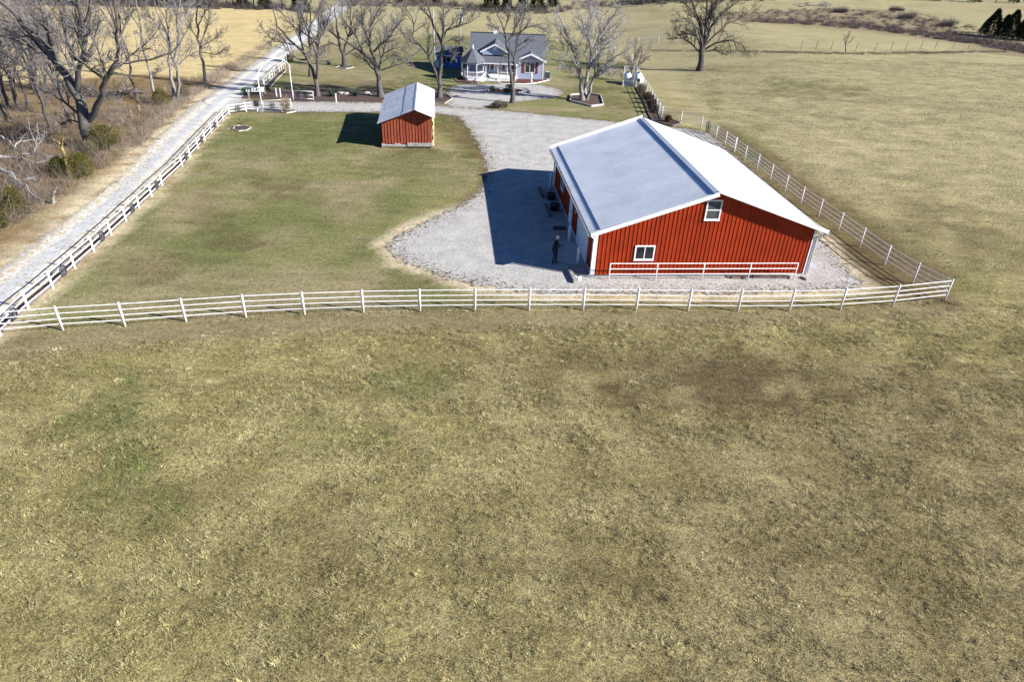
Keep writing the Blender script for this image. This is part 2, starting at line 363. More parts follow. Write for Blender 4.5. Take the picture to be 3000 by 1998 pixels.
def cover(x, y):
    """colour of the ground cover (n,3), plus greenness"""
    x = np.asarray(x, float); y = np.asarray(y, float); z = terrain(x, y)
    u, v = px_of(x, y, z)
    n1 = fbm(x, y, 5.0, 4, 1); n2 = fbm(x, y, 1.5, 3, 4); n3 = fbm(x, y, .55, 2, 7)
    mixv = lambda a, b, t: a * (1 - t)[:, None] + b * t[:, None]
    c = mixv(np.tile(cFIELD, (len(x), 1)), cSTRAW, smooth(.30, .80, n2))
    c = mixv(c, cBARE, .16 * smooth(.52, .75, 1 - n1) )
    lean_ = smooth(-10, 14, x) * (1 - smooth(24, 27, y)); c = c * (1 + lean_[:, None] * (np.array([-.13, -.16, -.13]))) * (1 + (1 - lean_)[:, None] * np.array([.03, .04, -.02]))
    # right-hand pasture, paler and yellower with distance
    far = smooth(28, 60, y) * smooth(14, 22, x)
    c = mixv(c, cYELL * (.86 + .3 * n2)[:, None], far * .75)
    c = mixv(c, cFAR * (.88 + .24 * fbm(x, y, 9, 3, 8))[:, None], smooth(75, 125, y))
    streak = fbm(x * .30 + y * .95, (x * .95 - y * .30) * .12, 2.2, 3, 12)
    c = c * (1 - .16 * (smooth(22, 40, y) * smooth(13, 20, x)) * smooth(.5, .75, streak))[:, None]
    jit = (n2 - .5) * 2.2 + (n3 - .5) * 1.2
    green = np.zeros(len(x))
    m = smooth(-1.2, 1.0, sdist(x, y, LAWN) + jit); c = mixv(c, mixv(np.tile(cLAWN, (len(x), 1)), cLAWNTAN, smooth(.40, .62, n1 * .7 + n2 * .3)), m); green += m * .8 * smooth(.47, .62, fbm(x, y, 4, 4, 21))
    m = smooth(-1.2, 1.0, sdist(x, y, HOUSE_LAWN) + jit); c = mixv(c, mixv(np.tile(cLAWNTAN, (len(x), 1)), cLAWN, smooth(.42, .6, n1)), m); green += m * .5 * smooth(.50, .64, fbm(x, y, 7, 3, 22))
    m = smooth(-2.5, 2.0, sdist(x, y, GOLD) + 2 * jit); c = mixv(c, cGOLD * (.82 + .36 * n2)[:, None], m)
    m = smooth(-2.0, 1.5, sdist(x, y, WOODS) + jit); c = mixv(c, mixv(np.tile(cWOOD, (len(x), 1)), cLEAF, smooth(.46, .62, n2)) * (.75 + .5 * n3)[:, None], m)
    m = smooth(-.8, .6, sdist(x, y, STRIP) + jit * .35); c = mixv(c, np.array(sunlit(152, 139, 110)) * (.85 + .3 * n2)[:, None], m * .8)
    m = smooth(-1.5, .8, sdist(x, y, RIGHT_STRIP) + jit); c = mixv(c, np.array(sunlit(112, 97, 70)) * (.8 + .4 * n2)[:, None], m * .85)
    m = smooth(-3, 3, sdist(x, y, BRUSHY) + 3 * jit); c = mixv(c, cBRUSH * (.8 + .4 * n2)[:, None], m)
    for (p, a, b, s) in GREENS:
        d = np.sqrt(((u - p[0]) / a) ** 2 + ((v - p[1]) / b) ** 2) + (n2 - .5) * 1.6 + (n3 - .5) * 1.5
        green = np.maximum(green, s * (1 - smooth(.45, 1.25, d)))
    if len(x): c = mixv(c, cGREEN * (.85 + .3 * n3)[:, None], np.clip(green, 0, 1) * .7)
    bare = np.zeros(len(x))
    for (p, a, b, s) in BARES:
        d = np.sqrt(((u - p[0]) / a) ** 2 + ((v - p[1]) / b) ** 2) + (n2 - .5) * 1.6 + (n3 - .5) * 1.6
        bare = np.maximum(bare, s * (1 - smooth(.4, 1.25, d)))
    c = mixv(c, cBARE * (.66 + .6 * n3)[:, None], bare * .85); cover.bare = bare
    # sandy margins of the gravel yard and of the road
    sy = sdist(x, y, YARD); low = smooth(0, 3, 45 - y)
    m = smooth(-1.15, -.35, sy + (n2 - .5) * .9) * (1 - smooth(.2, .9, sy)) * low; c = mixv(c, mixv(np.tile(cSAND * .86, (len(x), 1)), cORANGE, smooth(2, 9, x) * smooth(.4, .6, n1)), m * smooth(.3, .45, n1 + .12))
    m = smooth(-.9, -.1, sy + (n2 - .5) * .9) * (1 - low); c = mixv(c, cBARE * 1.1, m * .7)
    sr = sdist(x, y, ROAD); lf = (smooth(-.5, .5, (sdist(x, y, WOODS) + 4)) > .5)
    m = smooth(-3.2, -.6, sr + (n1 - .5) * 2 + (n2 - .5)) * np.where(lf, 1, .0); c = mixv(c, cSAND * (.85 + .3 * n3)[:, None], m * .9)
    lw = smooth(.56, .66, fbm(x, y, 1.1, 3, 31)) * m; c = mixv(c, cLEAF * 1.1, lw * .8)
    return np.clip(c, .004, .8), np.clip(green, 0, 1)

# one sheet of land out to the horizon
def axis(lo, hi, f0, f1, step, grow):
    a = list(np.arange(f0, f1 + 1e-6, step)); s = step; v = f1
    while v < hi: s *= grow; v += s; a.append(v)
    s = step; v = f0
    while v > lo: s *= grow; v -= s; a.insert(0, v)
    return np.array(a)
XS = axis(-900, 900, -46, 62, .6, 1.10); YS = axis(-60, 1500, 6, 112, .6, 1.06)
gx, gy = np.meshgrid(XS, YS); vx, vy = gx.ravel(), gy.ravel()
gc, _ = cover(vx, vy)
nx, ny = len(XS), len(YS); idx = np.arange(nx * ny).reshape(ny, nx)
gf = np.stack([idx[:-1, :-1], idx[:-1, 1:], idx[1:, 1:], idx[1:, :-1]], -1).reshape(-1, 4)
def ground_mat():
    mt, n, b = new_mat('ground_cover'); b.inputs['Roughness'].default_value = .95; b.inputs['Specular IOR Level'].default_value = .05
    a = n.nodes.new('ShaderNodeAttribute'); a.attribute_name = 'tint'
    f = noise_node(n, 16, 6, .75); md = noise_node(n, 4.2, 6, .85); st = noise_node(n, 1.3, 4, .7, (.25, 1, 1), rot=(0, 0, R(18)))
    r1 = ramp(n, f.outputs['Fac'], [(.34, (.34, .32, .30)), (.5, (1.0, .99, .97)), (.64, (1.75, 1.72, 1.62))])
    r2 = ramp(n, md.outputs['Fac'], [(.36, (.58, .57, .55)), (.5, (1, 1, 1)), (.64, (1.36, 1.35, 1.3))])
    r3 = ramp(n, st.outputs['Fac'], [(.35, (.82, .82, .82)), (.6, (1.1, 1.1, 1.08))])
    c = mixc(n, 1.0, a.outputs['Color'], r1.outputs[0], 'MULTIPLY'); c = mixc(n, 1.0, c, r2.outputs[0], 'MULTIPLY'); c = mixc(n, 1.0, c, r3.outputs[0], 'MULTIPLY')
    n.links.new(c, b.inputs['Base Color']); bump(n, b, f.outputs['Fac'], .7, .06); return mt
M['ground'] = ground_mat()
gm = np_mesh('ground', np.stack([vx, vy, terrain(vx, vy)], -1), gf, M['ground'], True, gc)
tag(mobj('ground', gm), 'dry winter pasture and lawn around the barn yard', kind='structure')

# gravel sheets whose edge is ragged
def gravel_mat(name, c_lo, c_mid, c_hi, dirt, tracks=False):
    mt, n, b = new_mat(name); b.inputs['Roughness'].default_value = .95; b.inputs['Specular IOR Level'].default_value = .1
    f = noise_node(n, 11, 6, .9); md = noise_node(n, .9, 6, .7); sp = noise_node(n, 5.0, 4, .75); pt = noise_node(n, 1.6, 5, .7)
    r1 = ramp(n, f.outputs['Fac'], [(.36, c_lo), (.48, c_mid), (.62, c_hi)])
    r2 = ramp(n, md.outputs['Fac'], [(.33, (.80, .80, .82)), (.6, (1.08, 1.07, 1.05))])
    c = mixc(n, 1.0, r1.outputs[0], r2.outputs[0], 'MULTIPLY')
    a = n.nodes.new('ShaderNodeAttribute'); a.attribute_name = 'edge'
    # debris and weeds gather towards the margin
    near = n.nodes.new('ShaderNodeMapRange'); near.inputs[1].default_value = .0; near.inputs[2].default_value = 2.4; near.inputs[3].default_value = .22; near.inputs[4].default_value = .0
    n.links.new(a.outputs['Fac'], near.inputs[0])
    ad = N(n, 'ShaderNodeMath', operation='ADD'); n.links.new(sp.outputs['Fac'], ad.inputs[0]); n.links.new(near.outputs[0], ad.inputs[1])
    pm = N(n, 'ShaderNodeMath', operation='MULTIPLY_ADD'); n.links.new(pt.outputs['Fac'], pm.inputs[0]); pm.inputs[1].default_value = .35; n.links.new(ad.outputs[0], pm.inputs[2])
    rm = ramp(n, pm.outputs[0], [(.865, (0, 0, 0)), (.92, (1, 1, 1))])
    c = mixc(n, rm.outputs[0], c, dirt)
    if tracks:
        tr = n.nodes.new('ShaderNodeAttribute'); tr.attribute_name = 'track'
        tn = noise_node(n, .5, 4, .6); tm = N(n, 'ShaderNodeMath', operation='MULTIPLY_ADD'); n.links.new(tn.outputs['Fac'], tm.inputs[0]); tm.inputs[1].default_value = .5; n.links.new(tr.outputs['Fac'], tm.inputs[2])
        rt = ramp(n, tm.outputs[0], [(.32, (.84, .87, .93)), (.72, (1.16, 1.14, 1.09))]); c = mixc(n, 1.0, c, rt.outputs[0], 'MULTIPLY')
    n.links.new(c, b.inputs['Base Color']); bump(n, b, f.outputs['Fac'], .6, .03)
    # ragged outline
    e1 = noise_node(n, 1.7, 8, .85)
    es = N(n, 'ShaderNodeMath', operation='MULTIPLY_ADD'); n.links.new(e1.outputs['Fac'], es.inputs[0]); es.inputs[1].default_value = 3.6; es.inputs[2].default_value = -1.8
    e2 = N(n, 'ShaderNodeMath', operation='ADD'); n.links.new(es.outputs[0], e2.inputs[0]); n.links.new(a.outputs['Fac'], e2.inputs[1])
    gt = N(n, 'ShaderNodeMath', operation='GREATER_THAN'); n.links.new(e2.outputs[0], gt.inputs[0]); gt.inputs[1].default_value = -.45 if tracks else 0.0
    n.links.new(gt.outputs[0], b.inputs['Alpha']); return mt
M['gravel'] = gravel_mat('gravel', sunlit(122, 118, 112), sunlit(198, 195, 189), sunlit(242, 239, 233), sunlit(122, 102, 78))
M['road_gravel'] = gravel_mat('road_gravel', sunlit(214, 212, 206), sunlit(240, 238, 232), sunlit(255, 254, 250), sunlit(206, 188, 154), True)
M['drive_gravel'] = gravel_mat('drive_gravel', sunlit(140, 136, 130), sunlit(200, 197, 191), sunlit(234, 231, 226), sunlit(140, 120, 96))
def sheet(name, P, mat, step, lift, label, line=None):
    lo = P.min(0) - .9; hi = P.max(0) + .9
    ax_ = np.arange(lo[0], hi[0] + step, step); ay_ = np.arange(lo[1], hi[1] + step, step)
    X, Y = np.meshgrid(ax_, ay_); x, y = X.ravel(), Y.ravel(); s = sdist(x, y, P)
    i = np.arange(len(x)).reshape(X.shape); Q = np.stack([i[:-1, :-1], i[:-1, 1:], i[1:, 1:], i[1:, :-1]], -1).reshape(-1, 4)
    Q = Q[(s[Q] > -.8).any(1)]
    used = np.unique(Q); rm = np.full(len(x), -1); rm[used] = np.arange(len(used)); x, y, s = x[used], y[used], s[used]
    me = np_mesh(name, np.stack([x, y, terrain(x, y) + lift], -1), rm[Q], mat, True)
    at = me.attributes.new('edge', 'FLOAT', 'POINT'); at.data.foreach_set('value', s.astype(np.float32))
    if line is not None:
        dl = sdist_line(x, y, line); tr = (np.exp(-((dl - .85) / .42) ** 2) * .55).astype(np.float32)
        at = me.attributes.new('track', 'FLOAT', 'POINT'); at.data.foreach_set('value', tr)
    return tag(mobj(name, me), label, kind='structure')
sheet('gravel_road', ROAD, M['road_gravel'], .35, .010, 'pale gravel road running past the bare woods', ROADLINE)
sheet('gravel_yard', YARD, M['gravel'], .35, .014, 'pale gravel yard round the red barn')
sheet('gravel_driveway', CIRCLE, M['drive_gravel'], .4, .018, 'gravel turning circle before the blue house')
# ------------------------------------------------------------------ red metal barn
BW, BL, BYAW = 12.19, 14.82, 0.105
BO = Vector((4.216, 33.193, 0)); RIDGE, SL = 4.867, .339
def zr(x): return RIDGE - SL * abs(x - BW / 2)
barn = thing('barn', 'large red ribbed metal barn with a white metal roof', 'barn', BO, BYAW)
BUX = Vector((math.cos(BYAW), math.sin(BYAW), 0)); BUY = Vector((-math.sin(BYAW), math.cos(BYAW), 0))
def bw(x, y, z=0): return BO + BUX * x + BUY * y + Vector((0, 0, z))
MB().box(-.06, BW + .06, -.06, BL + .06, -.1, .13).build('foundation', 'concrete', barn)
core = MB(); core.prism_y([(.04, .13), (BW - .04, .13), (BW - .04, zr(BW) - .06), (BW / 2, RIDGE - .06), (.04, zr(0) - .06)], .04, BL - .04)
core.build('filler_core', 'barn_red', barn)  # unseen solid added behind the thin sheets to block light
RIB = .2286; RH = .025
def rib_profile(a, b):
    """(pos, out) samples of ribbed sheet between a and b; ribs on a global 9-inch grid"""
    P = [(a, 0.0)]
    k = math.ceil((a + .001) / RIB)
    while k * RIB < b - .045:
        c = k * RIB
        if c > a + .045: P += [(c - .034, 0), (c - .016, RH), (c + .016, RH), (c + .034, 0)]
        # low stiffening ribs between the main ones
        k += 1
    P.append((b, 0.0)); return P
def wall_panel(a, b, side, z0, ztop, skip=()):
    prof = rib_profile(a, b); V = []; F = []
    for (s, o) in prof:
        for z in (z0, ztop(s)):
            if side == 'front': V.append((s, -o, z))
            elif side == 'back': V.append((s, BL + o, z))
            elif side == 'left': V.append((-o, s, z))
            else: V.append((BW + o, s, z))
    for i in range(len(prof) - 1): F.append((2 * i, 2 * i + 2, 2 * i + 3, 2 * i + 1))
    MB().add(V, F).build('wall_panel', 'barn_red', barn)
def panels(side, lo, hi, ztop, z0=lambda c: .15):
    x = lo; first = True
    while x < hi - .01:
        e = (math.floor(x / .9144 + .13) + 1) * .9144 - RIB / 2; e = hi if hi - e < .12 else min(e, hi); wall_panel(x, e, side, z0((x + e) / 2), ztop); x = e
panels('front', 0, BW, lambda s: zr(s) - .05); panels('back', 0, BW, lambda s: zr(s) - .05)
for lo, hi in ((0, 1.52), (4.85, 6.95), (7.95, BL)): panels('left', lo, hi, lambda s: zr(0) - .05)
panels('right', 0, BL, lambda s: zr(0) - .05)
# roof: raised main sheets with a lower strip of sheet at each eave
OG, OE, LAP = .444, .393, .52
def roof_panel(y0, y1, sgn, x_in, x_out, lift):
    prof = rib_profile(y0, y1); V = []; F = []; nz = 1 / math.hypot(1, SL)
    for (s, o) in prof:
        for xd in (x_in, x_out):                            # distance from the ridge line
            x = BW / 2 + sgn * xd; z = RIDGE - SL * xd + lift + o * .7
            V.append((x, s, z))
    for i in range(len(prof) - 1):
        f = (2 * i, 2 * i + 1, 2 * i + 3, 2 * i + 2); F.append(f if sgn < 0 else f[::-1])
    MB().add(V, F).build('roof_panel', 'roof_white', barn)
half = BW / 2 + OE
for sgn in (-1, 1):
    y = -OG
    while y < BL + OG - .01:
        e = (math.floor(y / .9144 + .13) + 1) * .9144 - RIB / 2; e = BL + OG if BL + OG - e < .12 else min(e, BL + OG)
        roof_panel(y, e, sgn, .02, half - LAP, .062); roof_panel(y, e, sgn, half - LAP - .12, half, .012); y = e
    # closing lip under the raised sheets
    x = BW / 2 + sgn * (half - LAP); z = RIDGE - SL * (half - LAP)
    MB().box(min(x, x - sgn * .02), max(x, x - sgn * .02), -OG + .01, BL + OG - .01, z - .01, z + .064).build('closure_strip', 'roof_white', barn)
    cap = MB(); a, b = BW / 2, BW / 2 + sgn * .24
    cap.slab((a, -OG - .02, RIDGE + .115), (b, -OG - .02, RIDGE + .115 - SL * .24), (b, BL + OG + .02, RIDGE + .115 - SL * .24), (a, BL + OG + .02, RIDGE + .115), .018)
    cap.build('ridge_cap', 'roof_white', barn)
    # eave fascia and gutter
    xe = BW / 2 + sgn * half; ze = RIDGE - SL * half
    g = MB(); s = sgn
    for (xa, xb, za, zb) in ((0, .012, -.12, -.005), (.012, .112, -.12, -.108), (.100, .112, -.12, .0)):
        x0, x1 = sorted((xe + s * xa, xe + s * xb)); g.box(x0, x1, -OG, BL + OG, ze + za, ze + zb)
    g.build('gutter', 'white_paint', barn)
    x0, x1 = sorted((xe + s * .014, xe + s * .099)); MB().box(x0, x1, -OG + .01, BL + OG - .01, ze - .107, ze - .05).build('gutter_shade', 'black_plastic', barn)  # black strip standing in for the shade inside the gutter
    for yy, d in ((-OG, -1), (BL + OG, 1)):
        t = MB()
        t.slab((BW / 2, yy, RIDGE + .085), (xe, yy, ze + .035), (xe, yy + d * .03, ze + .035), (BW / 2, yy + d * .03, RIDGE + .085), .20)
        t.slab((BW / 2, yy + d * .031, RIDGE + .088), (xe, yy + d * .031, ze + .038), (xe, yy - d * .13, ze + .038), (BW / 2, yy - d * .13, RIDGE + .088), .012)
        t.build('rake_trim', 'white_paint', barn)
for cx, cy in ((0, 0), (BW, 0), (0, BL), (BW, BL)):
    sx = -1 if cx == 0 else 1; sy = -1 if cy == 0 else 1
    t = MB(); a, b = sorted((cx + sx * .035, cx - sx * .13)); c, d = sorted((cy + sy * .035, cy + sy * .028)); t.box(a, b, c, d, .13, zr(cx) - .07)
    a, b = sorted((cx + sx * .035, cx + sx * .028)); c, d = sorted((cy + sy * .028, cy - sy * .13)); t.box(a, b, c, d, .13, zr(cx) - .07)
    t.build('corner_trim', 'white_paint', barn)
MB().box(-.045, -.028, .14, BL - .14, .10, .15).build('base_trim', 'white_paint', barn)
MB().box(.14, BW - .14, -.045, -.028, .10, .15).build('base_trim', 'barn_red', barn)
def barn_window(x0, x1, z0, z1, split, face='front', glass='glass'):
    fr = .075
    def bx(mb, a, b, c, d, o0, o1):
        if face == 'front': mb.box(a, b, -o1, -o0, c, d)
        else: mb.box(-o1, -o0, a, b, c, d)
    f = MB()
    for a, b, c, d in ((x0, x1, z0, z0 + fr), (x0, x1, z1 - fr, z1), (x0, x0 + fr, z0 + fr, z1 - fr), (x1 - fr, x1, z0 + fr, z1 - fr)): bx(f, a, b, c, d, .0, .06)
    wn = f.build('window', 'white_paint', barn)
    mid = (x0 + x1) / 2 if split == 'v' else (z0 + z1) / 2
    s = MB(); bx(s, *((mid - .025, mid + .025, z0 + fr, z1 - fr) if split == 'v' else (x0 + fr, x1 - fr, mid - .025, mid + .025)), .02, .052); s.build('sash_bar', 'white_paint', wn)
    for k in (0, 1):
        p = MB()
        if split == 'v': a, b, c, d = ((x0 + fr, mid - .025), (mid + .025, x1 - fr))[k] + (z0 + fr, z1 - fr)
        else: a, b, c, d = (x0 + fr, x1 - fr) + ((z0 + fr, mid - .025), (mid + .025, z1 - fr))[k]
        bx(p, a, b, c, d, .0, .030 + .008 * k); p.build('pane', glass, wn)
    sl = MB(); bx(sl, x0 - .02, x1 + .02, z0 - .03, z0, .0, .085); sl.build('sill', 'white_paint', wn)
barn_window(2.22, 3.32, 1.0, 1.85, 'v'); barn_window(5.72, 6.56, 3.30, 4.42, 'h', glass='glass_pale')
barn_window(10.85, 11.95, .99, 1.80, 'v', 'left')
# white sliding door and side door on the yard side
sd_ = MB().box(-.085, -.02, 1.55, 4.70, .08, 2.52).build('sliding_door', 'white_paint', barn)
for y0, y1, z0, z1 in ((1.55, 4.70, 2.40, 2.52), (1.55, 4.70, .08, .20), (1.55, 1.67, .2, 2.4), (4.58, 4.70, .2, 2.4), (4.0, 4.06, .2, 2.4)):
    MB().box(-.105, -.086, y0, y1, z0, z1).build('door_rail', 'white_paint', sd_)
MB().box(-.13, -.02, 1.4, 6.9, 2.54, 2.64).build('door_track', 'white_paint', barn)
MB().box(-.05, -.005, 4.70, 4.88, .08, 2.53).build('door_jamb', 'white_paint', barn)
wd = MB().box(-.055, -.0, 6.95, 7.95, .08, 2.3).build('door', 'white_paint', barn)
MB().box(-.075, -.056, 7.02, 7.88, .14, 2.2).build('door_leaf', 'vinyl_white', wd); MB().box(-.12, -.076, 7.08, 7.14, 1.0, 1.06).build('handle', 'galv', wd)
lm = MB().box(-.14, -.02, 5.55, 5.69, 1.50, 1.72).build('wall_lamp', 'galv', barn)
ds = MB(); ds.tube([(-.36, -.22, 2.60), (-.36, -.22, 2.50), (-.10, -.10, 2.28), (-.10, -.10, .20), (-.16, -.10, .10), (-.62, .02, .07)], .05, 8); ds.build('downspout', 'white_paint', barn, True)
ds = MB(); ds.tube([(BW + .36, -.2, 2.60), (BW + .36, -.2, 2.50), (BW + .10, -.06, 2.30), (BW + .10, -.06, .15)], .05, 8); ds.build('downspout', 'white_paint', barn, True)
ds = MB(); ds.tube([(-.36, BL + .2, 2.60), (-.36, BL + .2, 2.5), (-.1, BL + .08, 2.28), (-.1, BL + .08, .15), (-.35, BL + .0, .08)], .05, 8); ds.build('downspout', 'white_paint', barn, True)

# things round the barn
def bollard(x, y, h, label, r=.095):
    m_ = MB(); m_.lathe([(r, -.05), (r, h - .05), (r * .8, h - .015), (r * .3, h)], 14)
    return tag(m_.build('bollard', 'white_paint', None, True, loc=bw(x, y)), label, 'bollard', 'white bollards guarding the barn doors')
bollard(-.51, 1.55, 1.08, 'white steel bollard at the front jamb of the sliding door')
bollard(-.52, 4.72, 1.08, 'white steel bollard at the far jamb of the sliding door')
bollard(-.36, 14.50, 1.15, 'white steel bollard by the back corner of the barn')
ap = MB().box(-1.18, -.07, 1.40, 4.80, -.05, .05).build('concrete_apron', 'concrete', None, loc=BO, rot=(0, 0, BYAW)); tag(ap, 'dark concrete apron before the white sliding door', 'concrete slab')
def timber(name, label, a, b, wd=.22, ht=.2, mat='tie', group=None, z=0.0):
    pa = bw(*a); pb = bw(*b); c = (pa + pb) / 2; d = pb - pa; L = d.length
    m_ = MB().box(-L / 2, L / 2, -wd / 2, wd / 2, -.02, ht)
    o = m_.build(name, mat, None, bevel=.012, loc=c + Vector((0, 0, z)), rot=(0, 0, math.atan2(d.y, d.x))); return tag(o, label, 'timber', group)
timber('railroad_tie', 'long grey timber lying beside the front left corner of the barn', (-1.05, -.85), (-1.17, 1.15), .2, .2, 'weathered')
timber('railroad_tie', 'dark timber parking stop beyond the far planter', (-1.20, 14.3), (-1.17, 12.45), .22, .18)
timber('railroad_tie', 'dark timber parking stop beside the nearer planter', (-1.18, 10.85), (-1.16, 8.7), .22, .18)
timber('railroad_tie', 'short dark timber behind the white pipe railing', (7.80, -.32), (8.65, -.33), .2, .17)
timber('railroad_tie', 'long dark timber behind the white pipe railing', (9.08, -.28), (11.15, -.36), .2, .17)
timber('railroad_tie', 'small loose timber by the right front corner of the barn', (11.86, -.28), (12.02, -.66), .14, .1)
def planter(x, y, label):
    r = thing('planter', label, 'planter', bw(x, y), BYAW + .1, 'dark planters along the barn wall')
    m_ = MB(); m_.lathe([(.26, 0), (.32, .34), (.36, .36), (.36, .42), (.30, .42), (.29, .36)], 14); m_.build('tub', 'black_plastic', r, True)
    MB().lathe([(.29, .30), (.29, .37), (.1, .39)], 14).build('soil', 'mulch', r)
planter(-.62, 12.2, 'dark tub planter nearest the side window of the barn'); planter(-.66, 10.1, 'dark tub planter between the side window and the white door')
mt_ = MB().box(-.42, .42, -.28, .28, .012, .035).build('door_mat', 'black_plastic', None, loc=bw(-.78, 6.85), rot=(0, 0, BYAW)); tag(mt_, 'dark mat lying before the white side door', 'mat')
for i, (x, y, lb) in enumerate(((-.82, -.50, 'short white drain stub beside the grey timber'), (-.70, -.44, 'short white drain stub nearer the barn corner'))):
    o = MB().lathe([(.05, -.03), (.05, .24), (.038, .24), (.036, .1)], 10).build('drain_pipe', 'vinyl_white', None, True, loc=bw(x, y)); tag(o, lb, 'pipe', 'white drain stubs by the barn corner')
pd = thing('cellar_hatch', 'grey metal hatch sloping beside the right wall of the barn', 'hatch', bw(12.35, 1.3), BYAW)
h_ = MB(); h_.prism_y([(0, 0), (.95, 0), (.95, .12), (0, .34)], -.75, .8); h_.build('hatch_frame', 'concrete', pd)
for k in (0, 1):
    y0 = -.72 + k * .77
    MB().slab((.03, y0, .345), (.97, y0, .13), (.97, y0 + .73, .13), (.03, y0 + .73, .345), .03).build('hatch_door', 'galv', pd)

# white pipe railing before the gable
rl = thing('pipe_railing', 'white three-rail pipe railing before the barn gable wall', 'railing', bw(.84, -.52), BYAW)
xs = [0, 2.60, 5.21, 7.83, 10.49]
pm = MB().lathe([(.030, -.05), (.030, 1.02)], 8).mesh('post', M['pipe_white'], True)
for x in xs: mobj('post', pm, rl, (x, -.02 * x / 5, 0))
um = MB().tube([(0, 0, 0), (1, 0, 0)], 1.0, 8).mesh('rail', M['pipe_white'], True)
for z in (1.02, .70, .385):
    for a, b in zip(xs[:-1], xs[1:]): mobj('rail', um, rl, (a, -.02 * a / 5, z), (0, 0, -.004), (b - a, .028, .028))

# ------------------------------------------------------------------ fences
def pipe_post(h, r): return MB().lathe([(r, -.15), (r, h - .02), (r * .8, h)], 10).mesh('post', M['pipe_white'], True)
def square_post(h, wdt, mat='vinyl_white'):
    m_ = MB().box(-wdt / 2, wdt / 2, -wdt / 2, wdt / 2, -.15, h - .02); m_.box(-wdt * .6, wdt * .6, -wdt * .6, wdt * .6, h - .02, h); return m_.mesh('post', M[mat])
UNIT_PIPE = um
UNIT_BOARD = MB().box(0, 1, -.5, .5, -.5, .5).mesh('rail', M['vinyl_white'])
def fence(name, label, pts, h, fr, post_mesh, rail_mesh, rw, rh, group=None, skip=(), rz=False, cat='fence'):
    r = thing(name, label, cat, pts[0], 0, group); o0 = pts[0]
    for i, p in enumerate(pts):
        nx_ = pts[min(i + 1, len(pts) - 1)] - pts[max(i - 1, 0)]
        mobj('post', post_mesh, r, p - o0, (0, 0, math.atan2(nx_.y, nx_.x)))
    for i in range(len(pts) - 1):
        if i in skip: continue
        for f in fr:
            a = pts[i] - o0 + Vector((0, 0, h * f)); b = pts[i + 1] - o0 + Vector((0, 0, h * f)); d = b - a
            mobj('rail', rail_mesh, r, a, (0, -math.asin(d.z / d.length), math.atan2(d.y, d.x)), (d.length, rw, rh))
    return r
R7 = reg(0, 450, 750 / 2138); R6 = reg(2100, 350, 750 / 2028); R4 = reg(1700, 0, 700 / 2350); RZ7 = reg(0, 780, 300 / 2138)
FR4 = (.93, .70, .48, .265)
pp = pipe_post(1.245, .05)
near = [hit(p) for p in (D(-120, 782), D(2, 772))] + [hit(p) for p in (R7(527, 1475), R7(1046, 1442), R7(1555, 1405), R7(2055, 1370))] + \
       [G(*p) for p in ((700.5, 723.5), (836, 718.5), (966, 716), (1092, 714.5), (1216, 713.5), (1340, 713.5), (1462, 713.5))] + [hit(R6(*p)) for p in ((0, 1522),)][:0] + [G(1581, 715)] + \
       [hit(R6(*p)) for p in ((165, 1522), (573, 1520), (975, 1508), (1390, 1478), (1803, 1432))]
fence('pipe_fence', 'white four-rail pipe fence between the pasture and the barn yard', near, 1.245, FR4, pp, UNIT_PIPE, .021, .021)
right = [near[-1]] + [hit(R6(*p)) for p in ((1548, 1298), (1325, 1153), (1130, 1010), (960, 882), (803, 770), (662, 668), (537, 570), (420, 480), (315, 396), (217, 325), (135, 260), (62, 205))]
right += [hit(R4(*p)) for p in ((1515, 1495), (1420, 1430), (1330, 1370), (1185, 1270))]
r_ = fence('pipe_fence', 'white four-rail pipe fence along the open pasture beside the barn', right[1:], 1.245, FR4, pp, UNIT_PIPE, .024, .024)
# last bay runs on to the corner post of the first fence
for f in FR4:
    a = Vector((0, 0, 1.245 * f)); b = right[0] - right[1] + Vector((0, 0, 1.245 * f)); d = b - a
    mobj('rail', UNIT_PIPE, r_, a, (0, -math.asin(d.z / d.length), math.atan2(d.y, d.x)), (d.length, .024, .024))
gate_run = [hit(R4(*p)) for p in ((1185, 1270), (985, 1220), (795, 1170))]
fence('pipe_fence', 'short white pipe fence between the wagon wheel and the shrub bed', gate_run, 1.245, FR4, pp, UNIT_PIPE, .024, .024)
R3b = reg(1800, 180, 300 / 2352)
north = [hit(R3b(*p)) for p in ((1075, 1330), (1010, 1240), (955, 1075), (900, 975), (848, 880), (800, 800), (738, 778), (705, 690), (662, 580), (612, 545), (575, 470), (545, 400), (520, 340), (495, 280), (470, 220), (445, 165), (420, 115), (400, 70), (380, 30))]
# even out the row of posts
def even(pts, n):
    P = np.array([list(p) for p in pts]); L = np.r_[0, np.cumsum(np.linalg.norm(np.diff(P[:, :2], axis=0), axis=1))]; t = np.linspace(0, L[-1], n)
    k = np.polyfit(L, P[:, 0], 3); ky = np.polyfit(L, P[:, 1], 3); x = np.polyval(k, t); y = np.polyval(ky, t)
    return [Vector((a, b, gz(a, b))) for a, b in zip(x, y)]
north = even(north, 18)
fence('pipe_fence', 'white pipe fence running past the shrub bed and the gas tanks', north, 1.3, FR4, pp, UNIT_PIPE, .024, .024)
field_gate = [hit(R4(*p)) for p in ((575, 430), (697, 432), (768, 430))]
fence('pasture_gate', 'white pipe gate panel standing in the far pasture', field_gate, 1.3, (.96, .72, .5, .28), pp, UNIT_PIPE, .03, .03, cat='gate')

